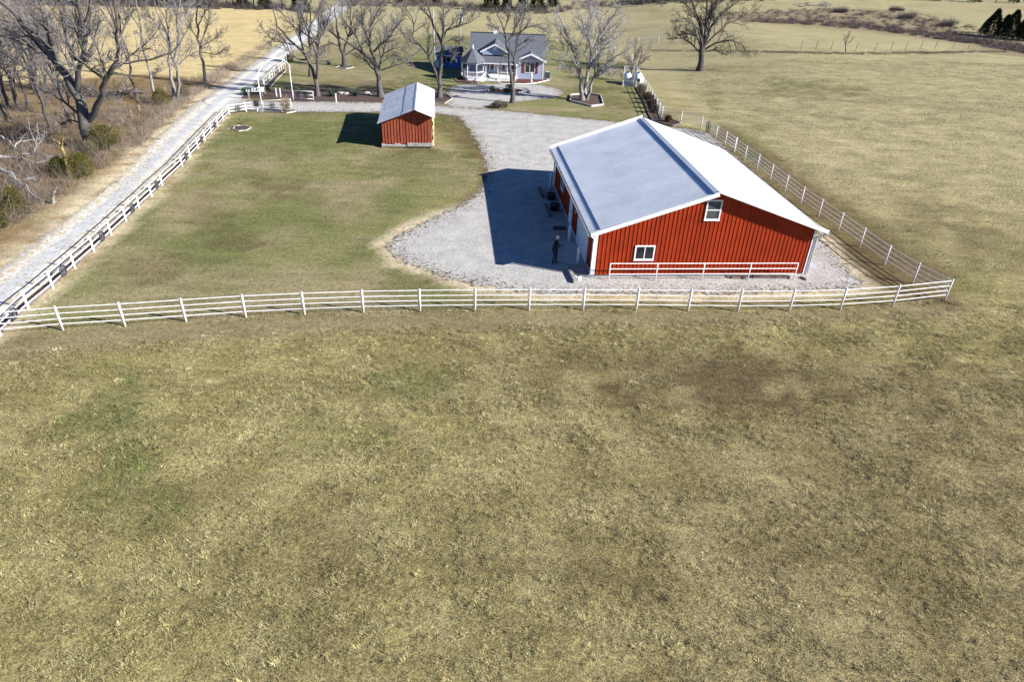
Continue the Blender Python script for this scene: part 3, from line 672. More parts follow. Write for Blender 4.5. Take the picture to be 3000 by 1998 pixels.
# three-rail fence along the road
lp = square_post(.93, .075); lq = square_post(.93, .06)
left = [G(*p) for p in ((-60, 812), (2, 773))] + [hit(R7(*p)) for p in ((240, 1298), (445, 1128), (628, 962), (787, 822), (930, 685), (1055, 568), (1165, 458), (1268, 362), (1357, 270))]
R1 = reg(0, 0, 750 / 2352)
left += [hit(R1(*p)) for p in ((1677, 1535), (1748, 1450), (1822, 1372), (1885, 1300), (1945, 1228), (2003, 1168), (2055, 1110), (2107, 1055))]
FR3 = (.90, .60, .30)
fence('rail_fence', 'white three-rail fence hung with wagon wheels along the gravel road', left, .93, FR3, lp, UNIT_BOARD, .035, .042)
R2 = reg(700, 0, 600 / 2352); Z2 = reg(700, 150, 300 / 2352); ZS = reg(690, 180, 150 / 1470)
entr = [left[-1], hit(R1(2263, 1030)), hit(Z2(172, 1395)), hit(Z2(420, 1385))]
fence('rail_fence', 'white three-rail fence curving from the road to the entrance arch', entr, .93, FR3, lp, UNIT_BOARD, .04, .05)
upper = [hit(ZS(*p)) for p in ((850, 935), (848, 700), (925, 625), (1000, 550), (1070, 470))]
upper2 = [hit(ZS(*p)) for p in ((1120, 300), (1198, 345), (1265, 300), (1310, 240), (1360, 180), (1425, 140))]
uq = [upper[1], upper[2], upper[3], upper[4]]
fence('rail_fence', 'white three-rail fence above the mulch bed beyond the entrance', uq, .93, (.9, .5), lq, UNIT_BOARD, .025, .04)
uq2 = [hit(ZS(*p)) for p in ((1120, 400), (1198, 345), (1265, 298), (1320, 240), (1375, 180), (1430, 135))]
fence('rail_fence', 'white three-rail fence farther up the road by the yucca bed', uq2, .93, (.9, .5), lq, UNIT_BOARD, .025, .04)

# low timber kerb behind the road fence
kb = thing('timber_kerb', 'low timber kerb darkened for the shade at the foot of the road fence', 'kerb', left[0])
for i in range(len(left) - 1):
    d = (left[i + 1] - left[i]); n_ = Vector((-d.y, d.x, 0)).normalized()
    a = left[i] - left[0] + n_ * .16; b = left[i + 1] - left[0] + n_ * .16
    MB().bar(a + Vector((0, 0, .06)), b + Vector((0, 0, .06)), .12, .28).build('timber', 'tie', kb)  # dark tie colour imitates the band of shadow along the fence
# leaf-strewn strip between kerb and road
P = [(p + (Vector((-1, 1, 0)).normalized() * .25)) for p in left]; Q = [p + Vector((-1, 1, 0)).normalized() * .95 for p in left]
ms = MB()
for i in range(len(P) - 1): ms.quad(*[(v.x, v.y, gz(v.x, v.y) + .022) for v in (P[i], P[i + 1], Q[i + 1], Q[i])])
M['leaf_mulch'] = simple('leaf_mulch', sunlit(140, 112, 84), .95, .6, 12, bmp=.9, dark=sunlit(70, 52, 42))
tag(ms.build('leaf_strip', 'leaf_mulch'), 'strip of fallen leaves between the road and its white fence', kind='structure')

# wagon wheels
def wheel_parts(rad):
    rim = []; n = 24
    mb = MB(); mb.lathe([(rad - .05, -.02), (rad, -.025), (rad, .025), (rad - .05, .02), (rad - .05, -.02)], n, axis='y'); 
    F = [f for f in mb.f if len(f) == 4]; mb.f = F
    rimm = mb.mesh('rim', M['dark_metal'], True)
    hub = MB().lathe([(.03, -.09), (.06, -.07), (.07, 0), (.06, .07), (.03, .09)], 12, axis='y').mesh('hub', M['dark_metal'], True)
    sp = MB().tube([(.05, 0, 0), (rad - .03, 0, 0)], [.022, .016], 6).mesh('spoke', M['dark_metal'])
    return rimm, hub, sp
WP = wheel_parts(.29); WPB = wheel_parts(.55)
def wagon_wheel(loc, rz, label, parts, ns=10, group=None, tilt=0.0, name='wagon_wheel'):
    r = thing(name, label, 'wheel', loc, rz, group); r.rotation_euler = (tilt, 0, rz)
    mobj('rim', parts[0], r); mobj('hub', parts[1], r)
    for k in range(ns): mobj('spoke', parts[2], r, (0, 0, 0), (0, 2 * math.pi * k / ns, 0))
    return r
dirs = (left[5] - left[3]); ang = math.atan2(dirs.y, dirs.x); ncam = Vector((dirs.y, -dirs.x, 0)).normalized()
wl = [(i, (left[i] + left[i + 1]) / 2) for i in (1, 3, 5, 7, 9, 11, 13, 15)]
for k, (i, p) in enumerate(wl):
    d = left[i + 1] - left[i]; nn = Vector((d.y, -d.x, 0)).normalized()
    wagon_wheel(p + nn * .07 + Vector((0, 0, .45)), math.atan2(d.y, d.x), 'dark iron wagon wheel hung on the white road fence', WP, group='wagon wheels on the road fence')
wc = (right[-1] + right[-2]) / 2 ; dd = right[-1] - right[-2]; nn = Vector((-dd.y, dd.x, 0)).normalized()
wagon_wheel(wc + Vector((dd.y, -dd.x, 0)).normalized() * -.08 + Vector((0, 0, .62)), math.atan2(dd.y, dd.x), 'large thin iron wheel leaning on the pasture fence behind the barn', WPB, 12)
pe = (entr[0] + entr[1]) / 2; de = entr[1] - entr[0]
wagon_wheel(pe + Vector((0, 0, .45)) + Vector((de.y, -de.x, 0)).normalized() * .07, math.atan2(de.y, de.x), 'dark wagon wheel on the curved fence by the entrance', WP)
# ------------------------------------------------------------------ small red shed
SYAW = R(7.0); SO = Vector((-11.55, 56.45, 0))      # front left foot
shed = thing('shed', 'small weathered red board shed with a grey metal roof', 'shed', SO, SYAW)
SW, SLN = 4.05, 9.6; AX = 2.78; SHR, SHL, SHRR = 3.16, 2.02, 2.52     # apex x, ridge, left and right eave heights (at the eave edge)
XL, XR = -.34, 4.40                                                    # eave edges
def sz(x): return SHR - (SHR - SHL) * (AX - x) / (AX - XL) if x < AX else SHR - (SHR - SHRR) * (x - AX) / (XR - AX)
MB().prism_y([(.03, .2), (SW - .03, .2), (SW - .03, sz(SW) - .06), (AX, SHR - .08), (.03, sz(0) - .06)], .05, SLN).build('filler_core', 'shed_red', shed)
nb = 16; bwid = SW / nb
for i in range(nb):
    x0, x1 = i * bwid + .006, (i + 1) * bwid - .006; dz = random.uniform(-.05, .03); oy = random.uniform(0, .012)
    z0 = .27 + dz
    pts = [(x0, z0), (x1, z0), (x1, sz(x1) - .05)] + ([(AX, SHR - .05)] if x0 < AX < x1 else []) + [(x0, sz(x0) - .05)]
    MB().prism_y(pts, -.004 - oy, .046).build('board', 'shed_red', shed)
    if i:
        xb = i * bwid; MB().box(xb - .024, xb + .024, -.045, -.018, .30, sz(xb) - .06).build('batten', 'batten_red', shed)
lw_ = MB().box(-.03, .03, .05, SLN, .2, sz(0) - .06).build('side_wall', 'shed_red', shed); lw_['label'] = 'red board wall on the shaded side'
# rough straw-coloured long side
rw = MB(); V = []; F = []; ny_, nz_ = 60, 14
for j in range(ny_ + 1):
    for k in range(nz_ + 1):
        V.append((SW + .06 + .22 * random.random() * (1 - .4 * k / nz_), .05 + (SLN - .05) * j / ny_, (sz(SW) - .05) * k / nz_))
for j in range(ny_):
    for k in range(nz_):
        a = j * (nz_ + 1) + k; F.append((a, a + nz_ + 1, a + nz_ + 2, a + 1))
rw.add(V, F); ro = rw.build('side_wall', 'straw', shed); ro['label'] = 'rough straw-coloured long side of the shed'
MB().box(-.12, 1.98, -.16, .10, .02, .20).build('sill_beam', 'weathered', shed, bevel=.015)
MB().box(2.02, 4.16, -.20, .08, .06, .34).build('sill_beam', 'weathered', shed, bevel=.015)
MB().box(-.10, .12, -.10, .2, -.05, .28).build('foundation_stone', 'stone', shed); MB().box(.95, 1.45, -.13, .1, .16, .30).build('foundation_stone', 'stone', shed)
MB().box(3.9, 4.12, -.1, .2, -.05, .1).build('foundation_stone', 'stone', shed)
mt, n_, b_ = new_mat('old_tin'); t1 = noise_node(n_, 2.0, 5, .7, (3, .35, 1)); t2 = noise_node(n_, .5, 4, .6)
rr_ = ramp(n_, t1.outputs['Fac'], [(.34, (.40, .42, .46)), (.5, (.60, .62, .65)), (.66, (.68, .69, .71))]); r2_ = ramp(n_, t2.outputs['Fac'], [(.35, (.86, .87, .9)), (.6, (1, 1, 1))])
n_.links.new(mixc(n_, 1.0, rr_.outputs[0], r2_.outputs[0], 'MULTIPLY'), b_.inputs['Base Color']); b_.inputs['Roughness'].default_value = .42; b_.inputs['Metallic'].default_value = .15; M['old_tin'] = mt
def tin(x0, x1, y0, y1, lift):
    k = 9; V = []; F = []
    for i in range(k + 1):
        y = y0 + (y1 - y0) * i / k; o = .012 * (i % 2)
        for x in (x0, x1): V.append((x, y, sz(x) + lift + o + .004 * random.random()))
    for i in range(k): F.append((2 * i, 2 * i + 1, 2 * i + 3, 2 * i + 2))
    MB().add(V, F).build('roof_sheet', 'old_tin', shed)
y = -.68; 
while y < SLN + .5:
    j = random.uniform(-.03, .03)
    tin(XL + j * .6, AX - .98, y, y + .70, .012); tin(AX - 1.06 + j, AX, y, y + .70, .034 + .006 * random.random()); tin(AX, XR + j * .5, y, y + .70, .02); y += .66
MB().slab((AX - .12, -.70, SHR + .022), (AX, -.70, SHR + .065), (AX, SLN + .5, SHR + .065), (AX - .12, SLN + .5, SHR + .022), .01).build('ridge_cap', 'old_tin', shed)
MB().slab((AX, -.70, SHR + .065), (AX + .12, -.70, SHR + .02), (AX + .12, SLN + .5, SHR + .02), (AX, SLN + .5, SHR + .065), .01).build('ridge_cap', 'old_tin', shed)

# ------------------------------------------------------------------ blue farmhouse
HX, HY = 0.0, 97.05; HZ = gz(-2, 96.0); HO = Vector((0, 0, HZ))
house = thing('farmhouse', 'pale blue farmhouse with grey shingle roofs and a corner porch turret', 'house', (-2.3, HY, HZ))
def hb(): return MB()
def H(o): o.location = o.location - Vector((-2.3, HY, 0)); return o        # parts below are written in world x,y
X0, X1, YF, YB, YR = -7.35, 2.75, 98.3, 108.8, 103.2
ZE, ZRG = 2.45, 4.85; YE = 97.25
S1 = (ZRG - ZE) / (YR - YE)
def zmain(y): return ZE + S1 * (y - YE) if y < YR else ZRG - S1 * (y - YR)
H(MB().box(X0, X1, YF, YB, -.9, 2.55).build('wall', 'siding', house))
gw = MB()
for xx in (X0, X1 - .12): gw.add([(xx, YF, 2.55), (xx + .12, YF, 2.55), (xx, YB, 2.55), (xx + .12, YB, 2.55), (xx, YR, zmain(YR) - .12), (xx + .12, YR, zmain(YR) - .12)], [(0, 2, 4), (1, 5, 3), (0, 1, 3, 2), (0, 4, 5, 1), (2, 3, 5, 4)])
H(gw.build('gable_wall', 'siding', house))
def roof(name, a, b, c, d, th=.12, mat='shingle', par=None):
    return H(MB().slab(a, b, c, d, th).build(name, mat, par or house))
roof('roof', (X0 - .3, YE, ZE), (X1 + .35, YE, ZE), (X1 + .35, YR, ZRG), (X0 - .3, YR, ZRG))
roof('roof', (X0 - .3, YR, ZRG), (X1 + .35, YR, ZRG), (X1 + .35, YB + .4, zmain(YB + .4)), (X0 - .3, YB + .4, zmain(YB + .4)))
H(MB().bar((X0 - .3, YR, ZRG + .03), (X1 + .35, YR, ZRG + .03), .3, .05).build('ridge_cap', 'dark_metal', house))
# porch roof
roof('porch_roof', (-5.6, 94.0, 2.42), (-.6, 94.0, 2.42), (-.6, 99.0, 3.16), (-5.6, 99.0, 3.16), .1)
H(MB().box(-5.6, -.75, 94.0, 94.08, 2.22, 2.36).build('porch_fascia', 'white_paint', house))
# right wing
WX0, WX1, WY = -.93, 2.73, 97.06; WAX, WAZ, WEZ = .95, 3.28, 2.36
H(MB().box(WX0, WX1, WY, 99.5, -.9, 2.38).build('wing_wall', 'siding', house))
H(MB().prism_y([(WX0, 2.38), (WX1, 2.38), (WAX, WAZ - .08)], WY, WY + .15).build('gable_wall', 'siding', house))
ws = (WAZ - WEZ) / (WAX - (WX0 - .3))
roof('wing_roof', (WX0 - .3, 96.6, WEZ), (WAX, 96.6, WAZ), (WAX, 99.7, WAZ), (WX0 - .3, 99.7, WEZ), .1)
roof('wing_roof', (WAX, 96.6, WAZ), (WX1 + .4, 96.6, WEZ - .0), (WX1 + .4, 99.7, WEZ - .0), (WAX, 99.7, WAZ), .1)
for a, b in (((WX0 - .3, WEZ), (WAX, WAZ)), ((WAX, WAZ), (WX1 + .4, WEZ))):
    H(MB().bar((a[0], 96.58, a[1] - .06), (b[0], 96.58, b[1] - .06), .04, .2, up=(0, 1, 0) if False else (0, 0, 1)).build('rake_board', 'white_paint', house))
H(MB().box(WX1 - .1, WX1 + .03, WY - .03, WY + .1, -.4, 2.36).build('corner_board', 'white_paint', house)); H(MB().box(WX0 - .03, WX0 + .1, WY - .03, WY + .1, -.4, 2.36).build('corner_board', 'white_paint', house))
H(MB().box(WX0, WX1, WY - .04, WY - .001, 2.30, 2.40).build('frieze_board', 'white_paint', house))
# centre gable
CX, CZ, CW = -3.9, 4.35, 1.95; CB = 3.38
H(MB().prism_y([(CX - CW + .25, CB - .4), (CX + CW - .25, CB - .4), (CX + CW - .25, CB + .06), (CX, CZ - .1), (CX - CW + .25, CB + .06)], 96.55, 96.7).build('gable_wall', 'siding', house))
roof('gable_roof', (CX - CW, 96.2, CB), (CX, 96.2, CZ), (CX, 102.0, CZ), (CX - CW, 102.0, CB), .1)
roof('gable_roof', (CX, 96.2, CZ), (CX + CW, 96.2, CB), (CX + CW, 102.0, CB), (CX, 102.0, CZ), .1)
for s in (-1, 1): H(MB().bar((CX + s * CW, 96.18, CB - .06), (CX, 96.18, CZ - .06), .04, .18).build('rake_board', 'white_paint', house))
gv = MB(); gv.lathe([(.28, -.03), (.28, .0)], 12, axis='y'); H(gv.build('gable_vent', 'white_paint', house, loc=(CX, 96.53, 3.78)))
def hwin(x0, x1, z0, z1, y, n=2, shut=0.0):
    f = MB(); t = .07
    f.box(x0, x1, y - .05, y, z0, z0 + t); f.box(x0, x1, y - .05, y, z1 - t, z1)
    for k in range(n + 1):
        xx = x0 + (x1 - x0 - t) * k / n; f.box(xx, xx + t, y - .045, y, z0 + t, z1 - t)
    wn = H(f.build('window', 'white_paint', house))
    for k in range(n):
        a = x0 + (x1 - x0 - t) * k / n + t; b = x0 + (x1 - x0 - t) * (k + 1) / n
        MB().box(a, b, y - .02, y - .004, z0 + t, z1 - t).build('pane', 'glass', wn)
    if shut:
        for a, b in ((x0 - shut - .02, x0 - .02), (x1 + .02, x1 + .02 + shut)):
            H(MB().box(a, b, y - .04, y - .002, z0 - .05, z1 + .03).build('shutter', 'shutter_red', house))
hwin(.20, 1.60, .80, 2.14, WY, 2, .36)
hwin(-5.35, -4.65, .85, 2.05, YF, 2); hwin(-3.05, -2.45, .75, 2.05, YF, 1); hwin(-1.75, -1.15, .85, 2.05, YF, 1)
H(MB().box(-4.45, -4.12, YF - .04, YF - .002, .85, 2.05).build('shutter', 'shutter_red', house))
H(MB().box(-3.2, -3.07, YF - .04, YF - .002, .7, 2.05).build('shutter', 'shutter_red', house))
dr = H(MB().box(-4.0, -3.25, YF - .06, YF - .002, .32, 2.25).build('door', 'white_paint', house)); MB().box(-3.92, -3.33, YF - .075, YF - .061, .42, 2.15).build('door_leaf', 'siding', dr)
# chimney and vents
ch = H(MB().box(-4.4, -3.95, 103.0, 103.5, 4.4, 5.45).build('chimney', 'white_paint', house)); 
MB().box(-4.27, -4.08, 103.15, 103.35, 5.45, 5.66).build('flue', 'brick_red', ch)
for xx, zz in ((-3.78, 5.15), (-3.52, 5.3)): H(MB().lathe([(.05, 4.6), (.05, zz)], 8).build('vent_pipe', 'white_paint', house, True, loc=(xx, 103.1, 0)))
H(MB().box(-3.0, -2.86, 104.0, 104.2, 4.3, 5.3).build('vent_pipe', 'white_paint', house))
# porch deck, posts, rails, steps
H(MB().box(-5.6, -.96, 94.15, YF, -.6, .32).build('porch_deck', 'white_paint', house))
pst = MB().box(-.05, .05, -.05, .05, 0, 2.0).mesh('porch_post', M['white_paint'])
for xx in (-4.95, -3.35, -2.1, -1.05): H(mobj('porch_post', pst, house, (xx, 94.25, .32)))
bal = MB().box(-.018, .018, -.018, .018, 0, .72).mesh('baluster', M['white_paint'])
def railing(a, b, z, h=.9, step=.16, zb=None):
    a = Vector(a); b = Vector(b); L = (b - a).length; zb = z if zb is None else zb
    r_ = H(MB().bar((a.x, a.y, z + h), (b.x, b.y, zb + h), .07, .06).build('handrail', 'white_paint', house))
    MB().bar((a.x, a.y, z + .12), (b.x, b.y, zb + .12), .05, .05).build('bottom_rail', 'white_paint', r_)
    k = max(2, int(L / step))
    for i in range(k + 1):
        p = a + (b - a) * (i / k); mobj('baluster', bal, r_, (p.x, p.y, z + (zb - z) * i / k + .14))
railing((-3.35, 94.25, 0), (-1.05, 94.25, 0), .32); railing((-5.5, 94.3, 0), (-4.95, 94.25, 0), .32)
for k in range(3): H(MB().box(-4.85, -3.45, 93.2 + .32 * k, 94.15, -.5, -.10 + .14 * k).build('step', 'white_paint', house))
railing((-5.45, 92.75, 0), (-4.92, 94.2, 0), -.2, .95, .14, .25); railing((-3.0, 92.8, 0), (-3.38, 94.2, 0), -.2, .95, .14, .25)
for xx, yy in ((-5.45, 92.75), (-3.0, 92.8)): H(mobj('newel_post', MB().box(-.06, .06, -.06, .06, -.5, .95).mesh('newel_post', M['white_paint']), house, (xx, yy, 0)))
# turret porch
TX, TY, TR = -6.72, 94.85, 1.55
oct_ = [(TX + TR * math.cos(R(22.5 + 45 * k)), TY + TR * math.sin(R(22.5 + 45 * k))) for k in range(8)]
H(MB().prism(oct_, -.7, .48).build('turret_base', 'white_paint', house))
for k, (x, y) in enumerate(oct_): H(mobj('turret_post', MB().box(-.055, .055, -.055, .055, .48, 2.42).mesh('turret_post', M['white_paint']), house, (x, y, 0)))
for k in range(8):
    a, b = oct_[k], oct_[(k + 1) % 8]
    if k in (1,): continue
    railing((a[0], a[1], 0), (b[0], b[1], 0), .48, .72, .17)
    H(MB().bar((a[0], a[1], 2.22), (b[0], b[1], 2.22), .05, .06).build('spandrel_rail', 'white_paint', house)); H(MB().bar((a[0], a[1], 2.40), (b[0], b[1], 2.40), .08, .10).build('top_beam', 'white_paint', house))
    for i in range(7):
        t = (i + .5) / 7; H(MB().box(-.02, .02, -.02, .02, 2.25, 2.36).build('spindle', 'white_paint', house, loc=(a[0] + (b[0] - a[0]) * t, a[1] + (b[1] - a[1]) * t, 0)))
TE = TR + .28; o2 = [(TX + TE * math.cos(R(22.5 + 45 * k)), TY + TE * math.sin(R(22.5 + 45 * k))) for k in range(8)]
for k in range(8):
    a, b = o2[k], o2[(k + 1) % 8]
    H(MB().add([(a[0], a[1], 2.44), (b[0], b[1], 2.44), (TX, TY, 4.05), (a[0], a[1], 2.36), (b[0], b[1], 2.36), (TX, TY, 3.95)], [(0, 1, 2), (5, 4, 3), (0, 3, 4, 1), (1, 4, 5, 2), (2, 5, 3, 0)]).build('turret_roof', 'shingle', house))
H(MB().lathe([(.16, 3.86), (.12, 4.05), (.05, 4.2), (.07, 4.28), (.02, 4.42)], 10, (TX, TY, 0)).build('finial', 'white_paint', house, True))
# heat pump by the right wall
hp_ = thing('heat_pump', 'dark grey heat pump beside the right wall of the house', 'heat pump', (3.35, 98.4, gz(3.35, 98.4)))
MB().box(-.38, .38, -.38, .38, .05, .9).build('cabinet', 'dark_metal', hp_, bevel=.03); MB().box(-.5, .5, -.5, .5, -.1, .06).build('pad', 'concrete', hp_); MB().lathe([(.28, .9), (.28, .93), (.2, .94)], 14).build('fan_guard', 'galv', hp_)
# small blue outbuilding behind
ag = hit(reg(1160, 100, .10204)(1860, 975)); AY = ag.y; k_ = ag.y / 94.54
ann = thing('outbuilding', 'small deep blue outbuilding with red shutters behind the turret', 'outbuilding', (ag.x - 1.6 * k_, ag.y, ag.z))
aw, ad = 1.58 * k_, 3.0 * k_; ah = 1.52 * k_; ar = 2.35 * k_
MB().box(-aw, aw, 0, ad, -.5, ah).build('wall', 'siding_blue', ann)
for s in (-1, 1): MB().add([(s * aw, 0, ah), (s * aw, ad, ah), (s * aw, ad / 2, ar), (s * (aw - .1), 0, ah), (s * (aw - .1), ad, ah), (s * (aw - .1), ad / 2, ar)], [(0, 1, 2), (5, 4, 3), (0, 3, 4, 1), (1, 4, 5, 2), (2, 5, 3, 0)]).build('gable_wall', 'siding_blue', ann)
MB().slab((-aw - .2, -.25, ah - .02), (aw + .2, -.25, ah - .02), (aw + .2, ad / 2, ar + .08), (-aw - .2, ad / 2, ar + .08), .08).build('roof', 'shingle', ann)
MB().slab((-aw - .2, ad / 2, ar + .08), (aw + .2, ad / 2, ar + .08), (aw + .2, ad + .25, ah - .02), (-aw - .2, ad + .25, ah - .02), .08).build('roof', 'shingle', ann)
MB().box(-aw - .2, aw + .2, -.28, -.25, ah - .13, ah).build('fascia', 'white_paint', ann)
wf = MB().box(-.35, .35, -.05, -.001, .7, 1.45).build('window', 'white_paint', ann); MB().box(-.28, .28, -.06, -.051, .77, 1.38).build('pane', 'glass', wf)
for s in (-1, 1): MB().box(min(s * .38, s * .68), max(s * .38, s * .68), -.04, -.001, .68, 1.47).build('shutter', 'shutter_red', ann)
bx_ = thing('storage_box', 'white lean-to cupboard against the blue outbuilding', 'cupboard', (ag.x - 3.05 * k_, ag.y - .55, gz(ag.x - 3.05 * k_, ag.y - .5)))
MB().prism_y([(-.4, 0), (.4, 0), (.4, 1.1), (-.4, .9)], -.4, .4).build('cabinet', 'siding', bx_); MB().box(-.3, .3, -.43, -.4, .1, .85).build('door', 'white_paint', bx_)

# ------------------------------------------------------------------ beds, edging
def bed(name, label, pts, mat, edge_mat=None, eh=.14, ew=.1, closed=True, lift=.03, cat='flower bed', edge='edging'):
    c = sum((Vector((p.x, p.y, 0)) for p in pts), Vector()) / len(pts); z0 = gz(c.x, c.y)
    r = thing(name, label, cat, (c.x, c.y, z0))
    V = [(0, 0, lift + .05)] + [(p.x - c.x, p.y - c.y, p.z - z0 + lift) for p in pts]; n = len(pts)
    MB().add(V, [(0, i + 1, (i + 1) % n + 1) for i in range(n)]).build('mulch', mat, r)
    if edge_mat:
        for i in range(n if closed else n - 1):
            a = Vector(V[i + 1]); b = Vector(V[(i + 1) % n + 1]); MB().bar(a + Vector((0, 0, eh / 2 - .05)), b + Vector((0, 0, eh / 2 - .05)), ew, eh).build(edge, edge_mat, r)
    return r
R3 = reg(1200, 50, 600 / 2352)
bed('tree_bed', 'mulched bed with timber edging round the pale many-stemmed tree', [hit(R3(*p)) for p in ((1845, 975), (2085, 1035), (2225, 1018), (2195, 915), (2060, 890), (1850, 905))], 'mulch', 'bed_edge', .22, .12)
isl = [hit(R3(1100 + 205 * math.cos(a), 860 + 26 * math.sin(a))) for a in [2 * math.pi * k / 16 for k in range(16)]]
bed('island_bed', 'oval mulch island with clipped shrubs in the turning circle', isl, 'mulch_red', 'bed_edge', .16, .12, edge='edging_stone')
bed('lawn_bed', 'tiny edged bed with a dwarf bare tree on the green lawn', [hit(R1(*p)) for p in ((2140, 1195), (2195, 1210), (2270, 1203), (2305, 1180), (2230, 1160), (2160, 1165))], 'mulch', 'bed_edge', .12, .07)
bed('shrub_ring', 'small edged bed round the dry shrub by the entrance', [hit(Z2(*p)) for p in ((985, 1420), (1105, 1437), (1315, 1400), (1280, 1370), (1100, 1365), (1000, 1385))], 'mulch', 'bed_edge', .14, .1)
bed('front_bed', 'red mulch bed along the front of the house', [hit(reg(1330, 80, .12755)(*p)) for p in ((1050, 1300), (1250, 1312), (1650, 1315), (1900, 1290), (2180, 1225), (2060, 1170), (1420, 1195), (1050, 1250))], 'mulch_red', 'white_paint', .1, .08, False)
bed('turret_bed', 'red mulch bed curving round the porch turret', [hit(reg(1330, 80, .12755)(*p)) for p in ((20, 1215), (160, 1290), (400, 1312), (560, 1312), (560, 1270), (300, 1200), (180, 1130))], 'mulch_red', 'bed_edge', .12, .1, False)
dbed = bed('drive_bed', 'long dark mulch bed with yuccas along the driveway', [hit(R2(*p)) for p in ((20, 1135), (300, 1140), (640, 1165), (1100, 1165), (1640, 1175), (1700, 1100), (1640, 1030), (1200, 1040), (900, 1050), (640, 1040), (380, 1030), (200, 1040), (80, 1080))], 'mulch', None)
bed('fence_bed', 'brown mulch bed below the white fence beyond the entrance', [hit(ZS(*p)) for p in ((1000, 750), (1200, 520), (1430, 300), (1430, 180), (1200, 360), (1000, 560), (850, 710))], 'mulch', 'bed_edge', .1, .08, False)
sb = [hit(R3b(*p)) for p in ((490, 610), (600, 800), (700, 1000), (790, 1230), (870, 1370), (1080, 1440), (1340, 1500), (1520, 1430), (1290, 1350), (1060, 1340), (960, 1120), (860, 950), (740, 770), (620, 600))]
bed('shrub_bed', 'dark mulch bed of shrubs along the white fence behind the barn', sb, 'mulch', 'tie', .14, .1, False)
bed('tree_bed', 'small mulch ring under the dark tree beyond the driveway', [hit(R2(*p)) for p in ((1110, 785), (1230, 795), (1320, 780), (1290, 760), (1180, 755))], 'mulch', 'bed_edge', .12, .08)
bed('tree_bed', 'mulch patch under the leaning forked tree beside the house drive', [hit(R3(*p)) for p in ((270, 985), (400, 1000), (490, 945), (430, 890), (280, 870))], 'mulch', 'bed_edge', .12, .1, False)

# ------------------------------------------------------------------ entrance: arch, gates, sign, mailbox
A = hit(Z2(545, 1380)); Bp = hit(Z2(1250, 1145))
arch = thing('entrance_arch', 'tall white pipe arch over the driveway entrance', 'arch', A)
ta = on_y(Z2(420, 560), A.y) - A; tb = on_y(Z2(1150, 320), Bp.y) - A; bb = Bp - A
MB().tube([(0, 0, -.1), tuple(ta)], .046, 12).build('post', 'white_paint', arch, True); MB().tube([tuple(bb - Vector((0, 0, .1))), tuple(tb)], .046, 12).build('post', 'white_paint', arch, True)
ex = (tb - ta); pts = []
for k in range(-1, 18):
    t = k / 16; p = ta + ex * t + Vector((0, 0, 1.0 * (1 - abs(2 * t - 1) ** 2.5))); pts.append(tuple(p))
MB().tube(pts, .028, 10).build('arch_pipe', 'white_paint', arch, True)
gl = [A + Vector((.1, .1, 0)), hit(Z2(1215, 1330))]
def gate(name, label, a, b, h, nr, mat='white_paint', ends=True):
    r = thing(name, label, 'gate', a); d = b - a; a0 = Vector((0, 0, 0))
    MB().tube([a0 + Vector((0, 0, .12)), a0 + Vector((0, 0, h))], .03, 8).build('stile', mat, r, True); MB().tube([d + Vector((0, 0, .02)), d + Vector((0, 0, h))], .03, 8).build('stile', mat, r, True)
    for k in range(nr):
        z = .22 + (h - .22) * k / (nr - 1); MB().tube([Vector((0, 0, z)), d + Vector((0, 0, z))], .026, 8).build('rail', mat, r, True)
    return r
gate('swing_gate', 'white pipe gate standing open behind the dry entrance shrub', gl[0], gl[1], .95, 3)
gp = hit(Z2(1262, 1130)); ge = hit(Z2(1720, 1155)); gate('swing_gate', 'white pipe gate with dark wheels lying open beside the yuccas', gp, ge, 1.0, 3)
dg = ge - gp
for t in (.28, .68): wagon_wheel(gp + dg * t + Vector((0, 0, .55)) + Vector((dg.y, -dg.x, 0)).normalized() * .06, math.atan2(dg.y, dg.x), 'dark wheel fixed to the open gate beside the yuccas', WP, group='wheels on the open entrance gate')
dg2 = gl[1] - gl[0]; wagon_wheel(gl[0] + dg2 * .3 + Vector((0, 0, .5)) + Vector((dg2.y, -dg2.x, 0)).normalized() * .06, math.atan2(dg2.y, dg2.x), 'thin pale spoked wheel on the gate behind the dry shrub', tuple(x.copy() for x in WP))
cb = hit(Z2(430, 1390)); c_ = thing('control_box', 'dark grey gate control box on a short white post', 'box', cb)
MB().box(-.04, .04, -.04, .04, -.1, .5).build('post', 'white_paint', c_); MB().box(-.24, .24, -.16, .16, .5, 1.05).build('cabinet', 'dark_metal', c_, bevel=.03); MB().bar((.24, 0, .62), (1.5, .25, .55), .04, .05).build('opener_arm', 'dark_metal', c_)
mbx = hit(Z2(235, 1110)); mr = thing('mailbox', 'dark green mailbox on a pale wooden post by the road', 'mailbox', mbx)
MB().box(-.05, .05, -.05, .05, -.1, 1.0).build('post', 'weathered', mr); bxm = MB(); bxm.lathe([(.001, -.26), (.13, -.26), (.13, .26), (.001, .26)], 14, (0, 0, 1.13), 'x'); bxm.box(-.26, .26, -.13, .13, 1.0, 1.13); bxm.build('box', 'green_paint', mr)
sg = hit(ZS(590, 1010)); sr_ = thing('number_sign', 'white house number board reading 1136 beside the mailbox', 'sign', sg, R(8))
for s in (-.7, .7): MB().box(s - .035, s + .035, .0, .07, -.1, 1.0).build('post', 'weathered', sr_)
MB().box(-.95, .95, -.03, -.001, .48, .98).build('board', 'white_paint', sr_)
fc = bpy.data.curves.new('numerals', 'FONT'); fc.body = '1136'; fc.size = .52; fc.extrude = .006; fc.align_x = 'CENTER'; fc.align_y = 'CENTER'; fc.space_character = 1.15; fc.offset = .012
